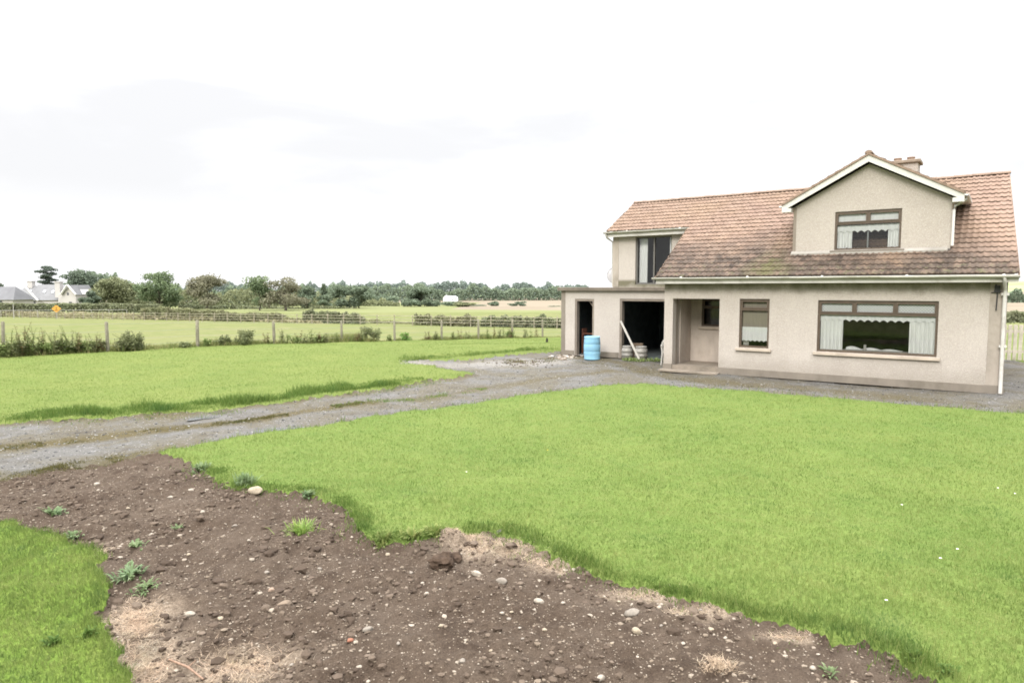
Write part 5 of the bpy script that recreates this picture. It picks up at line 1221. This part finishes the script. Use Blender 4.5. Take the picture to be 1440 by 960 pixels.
mb.add(q + [(a, b_, c - .05) for a, b_, c in q], [(0, 1, 2, 3), (7, 6, 5, 4), (0, 4, 5, 1), (1, 5, 6, 2), (2, 6, 7, 3), (3, 7, 4, 0)]); mb.build('mortar_fillet', plaster('mortar', (.30, .28, .25), (.16, .15, .12)), house)
mb = MB(); mb.box(4.40, 6.14, DV - .10, DV - .036, 3.40, 3.465, .006); mb.box(4.46, 6.08, DV - .034, DV + .055, 3.42, 3.468); mb.build('sill', plaster('old_sill', (.17, .15, .125), (.08, .07, .06)), house)
de = (3.17, 4.745); cd, sdn = math.cos(dp), math.sin(dp); dl = (ap - de[0]) / cd; ND = 11; dg = dl / ND
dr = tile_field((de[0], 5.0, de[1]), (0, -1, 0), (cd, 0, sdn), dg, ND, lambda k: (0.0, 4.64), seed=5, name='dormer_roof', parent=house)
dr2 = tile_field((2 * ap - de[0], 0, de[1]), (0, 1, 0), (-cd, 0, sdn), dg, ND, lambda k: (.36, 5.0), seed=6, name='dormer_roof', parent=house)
drz = de[1] + (ap - de[0]) * math.tan(dp)
ridge('ridge_tiles', (ap, .35, drz + .02), (ap, 5.0, drz + .02), 12, .09, m_ridge, dr)
# hipped back end of the dormer roof stays behind the ridge
mb = MB(); mb.prism([(de[0], de[1] - .02), (ap, drz - .02), (2 * ap - de[0], de[1] - .02)], 'y', 4.9, 4.95); mb.build('dormer_back', m_dwall, house)
mb = MB(); th = .15
for sgn in (1, -1):
    e = ap - sgn * (ap - de[0]) ; z0 = de[1] - .025; zA = drz - .02
    pl = [(e, z0 - th), (ap, zA - th / cd * .98), (ap, zA), (e, z0)]
    mb.prism(pl, 'y', .385, .41)
    mb.box(min(e, e + sgn * .24), max(e, e + sgn * .24), .372, DV - .003, z0 - th - .03, z0 - .075 + .0)
mb.build('bargeboard', m_white, house)
mb = MB()
for sgn in (1, -1):
    e = ap - sgn * (ap - de[0]); pl = [(e, de[1] - .024), (ap, drz - .019), (ap, drz + .035), (e, de[1] + .035)]; mb.prism(pl, 'y', .355, .384)
mb.build('verge', m_ridge, house)
mb = MB(); mb.box(w0 - .249, w0 - .001, DV + .002, 2.4, wz - .02, wz + .0); mb.box(w0 - .275, w0 - .25, DV, 2.35, wz - .02, wz + .06); mb.build('soffit', m_white, house)
mb = MB(); mb.box(w1_ + .001, w1_ + .259, DV + .002, 2.4, wz - .02, wz + .0); mb.box(w1_ + .26, w1_ + .285, DV, 2.35, wz - .02, wz + .06); mb.build('soffit', m_white, house)
gutter('gutter', (2 * ap - de[0] + .04, .40, 4.73), (2 * ap - de[0] + .04, 2.5, 4.73), .052, house, m_white, (1, 0, 0)); gutter('gutter', (de[0] - .04, .40, 4.73), (de[0] - .04, 2.5, 4.73), .052, house, m_white, (-1, 0, 0))
mb = MB(); gx = 2 * ap - de[0] + .04; mb.tube([(gx, .52, 4.69), (gx, .53, 4.60), (7.18, .545, 4.47), (7.16, .55, 4.36), (7.16, .55, 3.50)], .034, 10); mb.build('downpipe', m_white, house)

# chimney
ch = MB(); ch.box(5.36, 6.07, 3.62, 4.28, 5.0, 6.08); cho = ch.build('chimney', m_dwall, house)
mb = MB(); mb.box(5.29, 6.14, 3.55, 4.35, 6.082, 6.17, .012); mb.build('chimney_cap', plaster('cap_concrete', (.25, .2, .155), (.12, .1, .08)), cho)
for u in (5.52, 5.86):
    mb = MB(); mb.lathe([(.12, 0), (.115, .03), (.10, .035), (.098, .085), (.11, .09), (.11, .12), (.085, .12), (.08, .02)], (u, 3.95, 6.171), 18); mb.build('chimney_pot', m_pot, cho)

# ------------------------------------------------------------------ things round the house
P = HW(-3.2, 3.0, 2.93)
dish = empty('satellite_dish', P, HRZ + R(25)); tag(dish, 'grey satellite dish on the side wall above the garage roof', 'satellite dish')
mb = MB(); pr_ = [(.0, .07)] + [(.33 * k / 8, .07 * (1 - (k / 8) ** 2) * 1.0) for k in range(1, 9)] + [(.335, .004), (.33, .014)]
mb.lathe(pr_, n=28); o = mb.build('reflector', simple('dish_grey', (.30, .29, .29), .5, .08, 4), dish); o.rotation_euler = (R(68), 0, 0)
mb = MB(); mb.tube([(0, 0, -.2), (0, -.25, -.26), (0, -.42, -.12)], .012, 6); mb.tube([(0, -.42, -.15), (0, -.38, -.05)], .03, 8); mb.build('feed_arm', m_lead, dish)
mb = MB(); mb.tube([(0, .05, 0), (.10, .16, -.02), (.14, .18, -.02)], .02, 6); mb.build('bracket', m_lead, dish)

def gp(u, v): q = HW(u, v); return np.array([q[0], q[1], hz1(q[0], q[1])])
P = gp(-3.35, 1.52); br = empty('barrel', P); tag(br, 'sky blue plastic barrel standing between the two garage openings', 'barrel')
m_blue = simple('blue_plastic', (.19, .375, .50), .55, .12, 3, .3, dirt=(.20, .33, .40), ds=4)
mb = MB(); mb.lathe([(.0, .015), (.25, .015), (.262, .0), (.278, .03), (.278, .05), (.27, .07), (.283, .2), (.287, .28), (.280, .295), (.287, .31), (.29, .42), (.287, .54), (.280, .555), (.287, .57), (.28, .68), (.272, .76), (.276, .775), (.276, .80), (.262, .82), (.25, .80), (.0, .80)], n=40)
mb.build('body', m_blue, br)
mb = MB(); mb.lathe([(.05, .80), (.05, .825), (.0, .825)], (.14, 0, 0), 14); mb.lathe([(.05, .80), (.05, .825), (.0, .825)], (-.14, 0, 0), 14); mb.build('bung', m_blue, br)
m_keg = simple('keg_steel', (.24, .23, .21), .6, .2, 8, .4, .3, dirt=(.2, .19, .16), ds=6)
kegp = [(.0, .03), (.14, .03), (.165, .0), (.18, .005), (.18, .05), (.17, .06), (.19, .09), (.195, .16), (.205, .175), (.205, .195), (.195, .21), (.195, .30), (.205, .315), (.205, .335), (.195, .35), (.185, .42), (.165, .45), (.175, .46), (.175, .50), (.165, .505), (.15, .46), (.0, .45)]
for i, (u, v, lab) in enumerate([(-2.33, 2.2, 'dull steel keg at the left side of the wide garage opening'), (-1.83, 2.25, 'dull steel keg right of the leaning plank in the garage opening')]):
    P = gp(u, v); k = empty('keg', P); tag(k, lab, 'keg', 'steel kegs in the garage opening')
    mb = MB(); mb.lathe([(r_ * (1.0 if i == 0 else 1.1), z * .98) for r_, z in kegp], n=28); mb.build('body', m_keg, k)
    mb = MB(); mb.lathe([(.04, .45), (.04, .48), (.0, .485)], n=12); mb.build('valve', m_lead, k)
P = gp(-2.62, 2.30); Q = gp(-1.98, 2.02)
pk = MB(); A = np.array([P[0], P[1], 1.30]); B = np.array([Q[0], Q[1], .32]); d = (B - A) / np.linalg.norm(B - A); sd_ = hu * .035 - d * float(hu @ d) * .035; nn = np.cross(d, sd_); nn = nn / np.linalg.norm(nn) * .014
ends = []
for c in (A, B): ends += [c - sd_ - nn, c + sd_ - nn, c + sd_ + nn, c - sd_ + nn]
B2 = gp(-1.72, 1.95)
pk = MB(); A = HW(-2.70, 2.40, 1.32); B = np.array([B2[0], B2[1], B2[2] + .02]); d = (B - A) / np.linalg.norm(B - A); sd_ = hu - d * float(hu @ d); sd_ = sd_ / np.linalg.norm(sd_) * .034; nn = np.cross(d, sd_); nn = nn / np.linalg.norm(nn) * .012
ends = []
for c in (A, B): ends += [c - sd_ - nn, c + sd_ - nn, c + sd_ + nn, c - sd_ + nn]
pk.add(ends, [(0, 1, 2, 3), (7, 6, 5, 4), (0, 4, 5, 1), (1, 5, 6, 2), (2, 6, 7, 3), (3, 7, 4, 0)])
tag(pk.build('plank', simple('bare_plank', (.33, .315, .28), .8, .12, 6)), 'pale narrow plank leaning across the wide garage opening', 'plank')
# plastic chair seen past the pillar
P = gp(-.60, 1.75); cz = empty('plastic_chair', P, HRZ + R(200)); tag(cz, 'pale plastic garden chair half hidden behind the porch pillar', 'chair')
m_pl = simple('chair_plastic', (.36, .35, .32), .5, .08, 4)
for sx in (-1, 1):
    mb = MB(); mb.tube([(.24 * sx, .24, 0), (.21 * sx, .20, .42), (.24 * sx, .17, .60)], [.025, .03, .026], 8); mb.build('leg', m_pl, cz)
    mb = MB(); mb.tube([(.26 * sx, -.26, 0), (.22 * sx, -.20, .42)], [.025, .03], 8); mb.build('leg', m_pl, cz)
    mb = MB(); mb.tube([(.24 * sx, .20, .60), (.25 * sx, 0, .63), (.22 * sx, -.22, .62)], [.03, .032, .028], 8); mb.build('armrest', m_pl, cz)
mb = MB(); mb.box(-.23, .23, -.22, .22, .40, .435, .012); mb.build('seat', m_pl, cz)
mb = MB()
for k in range(5): x = -.18 + .09 * k; mb.tube([(x, -.21, .43), (x, -.27, .62), (x, -.31, .80)], .028, 6)
mb.tube([(-.23, -.24, .44), (-.24, -.29, .70), (-.15, -.33, .84), (0, -.34, .87), (.15, -.33, .84), (.24, -.29, .70), (.23, -.24, .44)], .026, 8); mb.build('backrest', m_pl, cz)
# clutter in the garage
m_rust = simple('rusty_brown', (.13, .055, .035), .85, .3, 7); m_wood = simple('old_timber', (.11, .08, .055), .85, .25, 5)
P = gp(-4.28, 3.1); sh = empty('wooden_shelf', P, HRZ); tag(sh, 'rusty brown timber shelf unit inside the narrow garage doorway', 'shelf')
for x in (-.28, .28):
    mb = MB(); mb.box(x - .03, x + .03, -.15, .15, 0, 1.0 if x < 0 else .86); mb.build('side_panel', m_rust, sh)
for z in (.05, .42, .80):
    mb = MB(); mb.box(-.249, .249, -.15, .15, z, z + .03); mb.build('shelf', m_rust, sh)
P = gp(-1.25, 5.2); wb = empty('workbench', P, HRZ); tag(wb, 'dark workbench at the back of the wide garage opening', 'workbench')
mb = MB(); mb.box(-.7, .7, -.3, .3, .82, .87, .006); mb.build('tabletop', simple('bench_blue_grey', (.12, .13, .17), .7, .15), wb)
for x in (-.64, .64):
    for y in (-.25, .25): mb = MB(); mb.box(x - .035, x + .035, y - .035, y + .035, 0, .818); mb.build('leg', m_wood, wb)
P = gp(-2.25, 2.75); cr = empty('timber_offcuts', P, HRZ + R(15)); tag(cr, 'small stack of brown timber offcuts behind the kegs', 'timber')
for i in range(5):
    mb = MB(); mb.box(-.32 + .03 * i, .32 - .02 * i, -.09, .09, .11 * i + .002, .11 * i + .105, .006); mb.build('board', m_wood, cr)
# weeds at the garage opening
for (u, v, lab) in [(-2.15, 1.95, 'green weeds growing in front of the left steel keg'), (-1.75, 1.98, 'green weeds growing in front of the right steel keg'), (-1.25, 2.1, 'green weeds near the plastic chair in the garage opening')]:
    P = gp(u, v); n = 90; a_ = rng.uniform(0, 6.28, n); q = P + np.stack([rng.normal(0, .13, n), rng.normal(0, .1, n), np.zeros(n)], 1); d = np.stack([np.cos(a_) * .5, np.sin(a_) * .5, np.full(n, .8)], 1)
    s_ = np.stack([-np.sin(a_), np.cos(a_), np.zeros(n)], 1) * .02; h = rng.uniform(.06, .2, n)[:, None]
    V = np.stack([q, q + d * h * .5 + s_, q + d * h, q + d * h * .5 - s_], 1).reshape(-1, 3) - P; o = link('weed', arr_mesh('weed', V, np.arange(4 * n).reshape(-1, 4), rng.uniform(.2, .8, n)), L_weed); o.location = P; tag(o, lab, 'weed')
# ornaments on the sill of the picture window
P = HW(5.37, .30, .86); mb = MB(); mb.lathe([(0, 0), (.05, 0), (.05, .02), (.032, .025), (.032, .14), (.0, .145)], n=16); tag(mb.build('candle', m_white, None, P), 'white pillar candle on the sill of the picture window', 'candle')
n = 40; vs = []
for i in range(n + 1):
    f = i / n; hh = .015 + .075 * abs(math.sin(f * 9 + .6)) * (1 - .75 * f)
    for j in range(7):
        g = j / 6; vs.append((4.92 + 1.3 * f - 5.5, (g - .5) * .16, hh * math.sin(g * math.pi) + .003))
mb = MB(); mb.add(vs, [(i * 7 + j, i * 7 + 7 + j, i * 7 + 8 + j, i * 7 + j + 1) for i in range(n) for j in range(6)], True)
o = mb.build('folded_cloth', m_curt, None, HW(5.5, .36, .86)); o.rotation_euler = (0, 0, HRZ); tag(o, 'crumpled white cloth lying along the picture window sill', 'cloth')
mb = MB(); mb.box(-1.33, 1.33, -.13, .13, -.035, 0); o = mb.build('window_board', m_white, house, (5.62, .41, .85))
# little dark stump on the lawn
P = GT(769, 482); mb = MB(); mb.tube([(0, 0, -.05), (.01, 0, .12), (.0, .01, .22)], [.06, .055, .03], 8); tag(mb.build('stump', simple('stump_dark', (.02, .018, .015), .9)), 'small dark stump on the grass left of the outbuilding', 'stump')
bpy.context.scene.objects['stump'].location = (P[0], P[1], hz1(P[0], P[1]))

# puddles
b = NB('puddle_water'); b.bsdf((.055, .055, .052), .12, b.bump(b.noise(b.pos(), 9, 2), .04, .01), .5); m_pud = b.m
def puddle(px, py, wp, hp, ang, label):
    c = G(px, py); a0 = G(px - wp / 2, py + wp * ang / 2); a1 = G(px + wp / 2, py - wp * ang / 2); up = G(px, py - hp / 2)
    ax = (a1 - a0)[:2] / 2; ay = (up - c)[:2]; ts = np.linspace(0, 2 * np.pi, 40, endpoint=False)
    rr = 1 + .25 * np.sin(3 * ts + px) + .15 * np.sin(5 * ts)
    pts = c[:2] + np.outer(np.cos(ts) * rr, ax) + np.outer(np.sin(ts) * rr, ay)
    z = float(np.percentile(hz(pts[:, 0], pts[:, 1]), 60)) + .004
    mb = MB(); mb.add([(p[0], p[1], z) for p in pts], [tuple(range(40))]); tag(mb.build('puddle', m_pud), label, None, None, 'structure')
puddle(385, 606, 68, 5, .10, 'shallow puddle in the near wheel track'); puddle(285, 587, 46, 4, .09, 'small puddle in the far wheel track')

# ------------------------------------------------------------------ far houses
m_slate = simple('grey_slate', (.15, .15, .152), .8, .12, .6); m_cream = simple('cream_render', (.43, .41, .395), .8, .06, .3); m_hole = simple('far_pane', (.08, .085, .095), .4, .1)
def fx_(px, D): return AT(px, 406, D)[0]
def fz_(py, D): return CH + (406 - py) * D / FPX
D = 200; X0 = fx_(60, D); zb = float(terr(X0, D)) - .5
h1 = empty('far_house', (X0, D, 0)); tag(h1, 'cream farmhouse with long grey slate roof and gabled wing behind the hedge', 'house')
xx = lambda px: fx_(px, D) - X0
mb = MB(); mb.box(xx(8), xx(92), 0, 9, zb, fz_(421, D)); mb.prism([(xx(95.5), zb), (xx(95.5), fz_(413.5, D)), (xx(104.5), fz_(402, D)), (xx(113.5), fz_(413.5, D)), (xx(113.5), zb)], 'y', -2.5, 6); mb.box(xx(86), xx(95.4), -1.5, 3, zb, fz_(414, D)); mb.build('wall', m_cream, h1)
mb = MB(); ez, rz_ = fz_(422, D), fz_(400, D + 4.5)
def slope(x0, x1, x2, x3, y0, y1, y2, z0, z1):
    mb.add([(x0, y0, z0), (x1, y0, z0), (x2, y1, z1), (x3, y1, z1), (x1, y2, z0), (x0, y2, z0)], [(0, 1, 2, 3), (4, 5, 3, 2), (1, 4, 2), (5, 0, 3)])
slope(xx(8), xx(57), xx(39), xx(24), -.6, 4.4, 9.6, ez, fz_(402, D + 4)); slope(xx(40), xx(90), xx(80), xx(39), -.45, 4.5, 9.6, ez, rz_)
mb.add([(xx(103.5), -3, fz_(401, D)), (xx(94), -3, fz_(414.5, D)), (xx(85), 2, fz_(413, D)), (xx(89), 2, fz_(400, D))], [(0, 1, 2, 3)]); mb.add([(xx(104.5), -3, fz_(400.7, D)), (xx(115), -3, fz_(414.5, D)), (xx(113), 7, fz_(414.5, D)), (xx(104.5), 7, fz_(400.7, D))], [(0, 1, 2, 3)])
far_roof = mb.build('roof', m_slate, h1)
m_fw = simple('far_white', (.55, .54, .52), .6, .04)
for a, b_ in (((37, 400.5), (56.5, 422.5)), ((104.5, 400.6), (115.5, 414)), ((104.5, 400.6), (95, 413.5))):
    A, B = np.array([xx(a[0]), -3.1 if a[0] > 60 else -1.2, fz_(a[1], D)]), np.array([xx(b_[0]), -3.1 if a[0] > 60 else -1.2, fz_(b_[1], D)]); mb = MB(); mb.tube([A, B], .28, 4, True, False); mb.build('bargeboard', m_fw, h1)
for px, yt, wd in ((30, 396, 6.5), (83.5, 397, 7)):
    mb = MB(); mb.box(xx(px - wd / 2), xx(px + wd / 2), (-.9 if px > 60 else 3.5), (.6 if px > 60 else 5), fz_(418 if px > 60 else 405, D), fz_(yt, D)); mb.box(xx(px - wd / 2) - .15, xx(px + wd / 2) + .15, (-1.05 if px > 60 else 3.35), (.75 if px > 60 else 5.15), fz_(yt, D), fz_(yt, D) + .25); mb.build('chimney', m_cream, h1)
for px, py in ((35, 409.5), (55.7, 410), (68, 410.5)):
    yy = -.5 + 5 * (422 - py) / 22; mb = MB(); mb.add([(xx(px - 1.5), yy - .5, fz_(py + 1.6, D) + .1), (xx(px + 1.5), yy - .5, fz_(py + 1.6, D) + .1), (xx(px + 1.2), yy + .2, fz_(py - 1.6, D) + .1), (xx(px - 1.8), yy + .2, fz_(py - 1.6, D) + .1)], [(0, 1, 2, 3)]); mb.build('skylight', simple('skylight_glass', (.6, .62, .65), .3, .05) if px == 35 else bpy.data.materials['skylight_glass'], h1)
for px, py, w_, h_ in ((103, 413, 2.4, 3.6), (106, 425, 4, 2), (20, 425, 3, 2.4), (47, 425, 4, 2.4)):
    mb = MB(); yv = -2.52 if px > 90 else -.02; mb.box(xx(px - w_ / 2), xx(px + w_ / 2), yv - .05, yv - .002, fz_(py + h_ / 2, D), fz_(py - h_ / 2, D)); mb.build('window', m_hole, h1)
D2 = 185; X1 = fx_(-8, D2); zb2 = float(terr(X1, D2)) - .5; h2 = empty('far_house', (X1, D2, 0)); tag(h2, 'low house with dark grey hipped roof cut by the left edge', 'house')
xx = lambda px: fx_(px, D2) - X1
mb = MB(); mb.box(xx(-40), xx(17), 0, 8, zb2, fz_(421, D2)); mb.build('wall', m_cream, h2)
mb = MB(); mb.add([(xx(-42), -.5, fz_(421.5, D2)), (xx(20), -.5, fz_(421.5, D2)), (xx(7), 4, fz_(403, D2)), (xx(-28), 4, fz_(403, D2)), (xx(20), 8.5, fz_(421.5, D2)), (xx(-42), 8.5, fz_(421.5, D2))], [(0, 1, 2, 3), (1, 4, 2), (4, 5, 3, 2), (5, 0, 3)]); mb.build('roof', simple('dark_slate', (.115, .115, .12), .8, .12, .6), h2)
mb = MB(); mb.box(xx(-4), xx(2), -.05, -.002, fz_(425.5, D2), fz_(422.8, D2)); mb.build('window', m_hole, h2)
# white house far off
D3 = 372; X3 = fx_(632, D3); h3 = empty('far_house', (X3, D3, 0)); tag(h3, 'small white house far off among the woodland', 'house'); xx = lambda px: fx_(px, D3) - X3
zb3 = float(terr(X3, D3)) - 1
mb = MB(); mb.box(xx(623), xx(643), 0, 6, zb3, fz_(418.5, D3)); mb.prism([(xx(623), fz_(418.5, D3) + .002), (xx(627), fz_(415, D3)), (xx(631.5), fz_(418.5, D3) + .002)], 'y', -.3, 5); mb.build('wall', simple('far_white_wall', (.78, .78, .78), .7, .03), h3)
mb = MB(); mb.add([(xx(628), .1, fz_(418.6, D3)), (xx(643.5), -.3, fz_(418.6, D3)), (xx(640), 3, fz_(416, D3)), (xx(629), 3, fz_(416, D3)), (xx(643.5), 6.3, fz_(418.6, D3))], [(0, 1, 2, 3), (1, 4, 2)]); mb.build('roof', simple('far_pale_roof', (.45, .46, .48), .7, .05), h3)
for px in (636, 640): mb = MB(); mb.box(xx(px - .8), xx(px + .8), -.05, -.002, fz_(422, D3), fz_(420, D3)); mb.build('window', m_hole, h3)
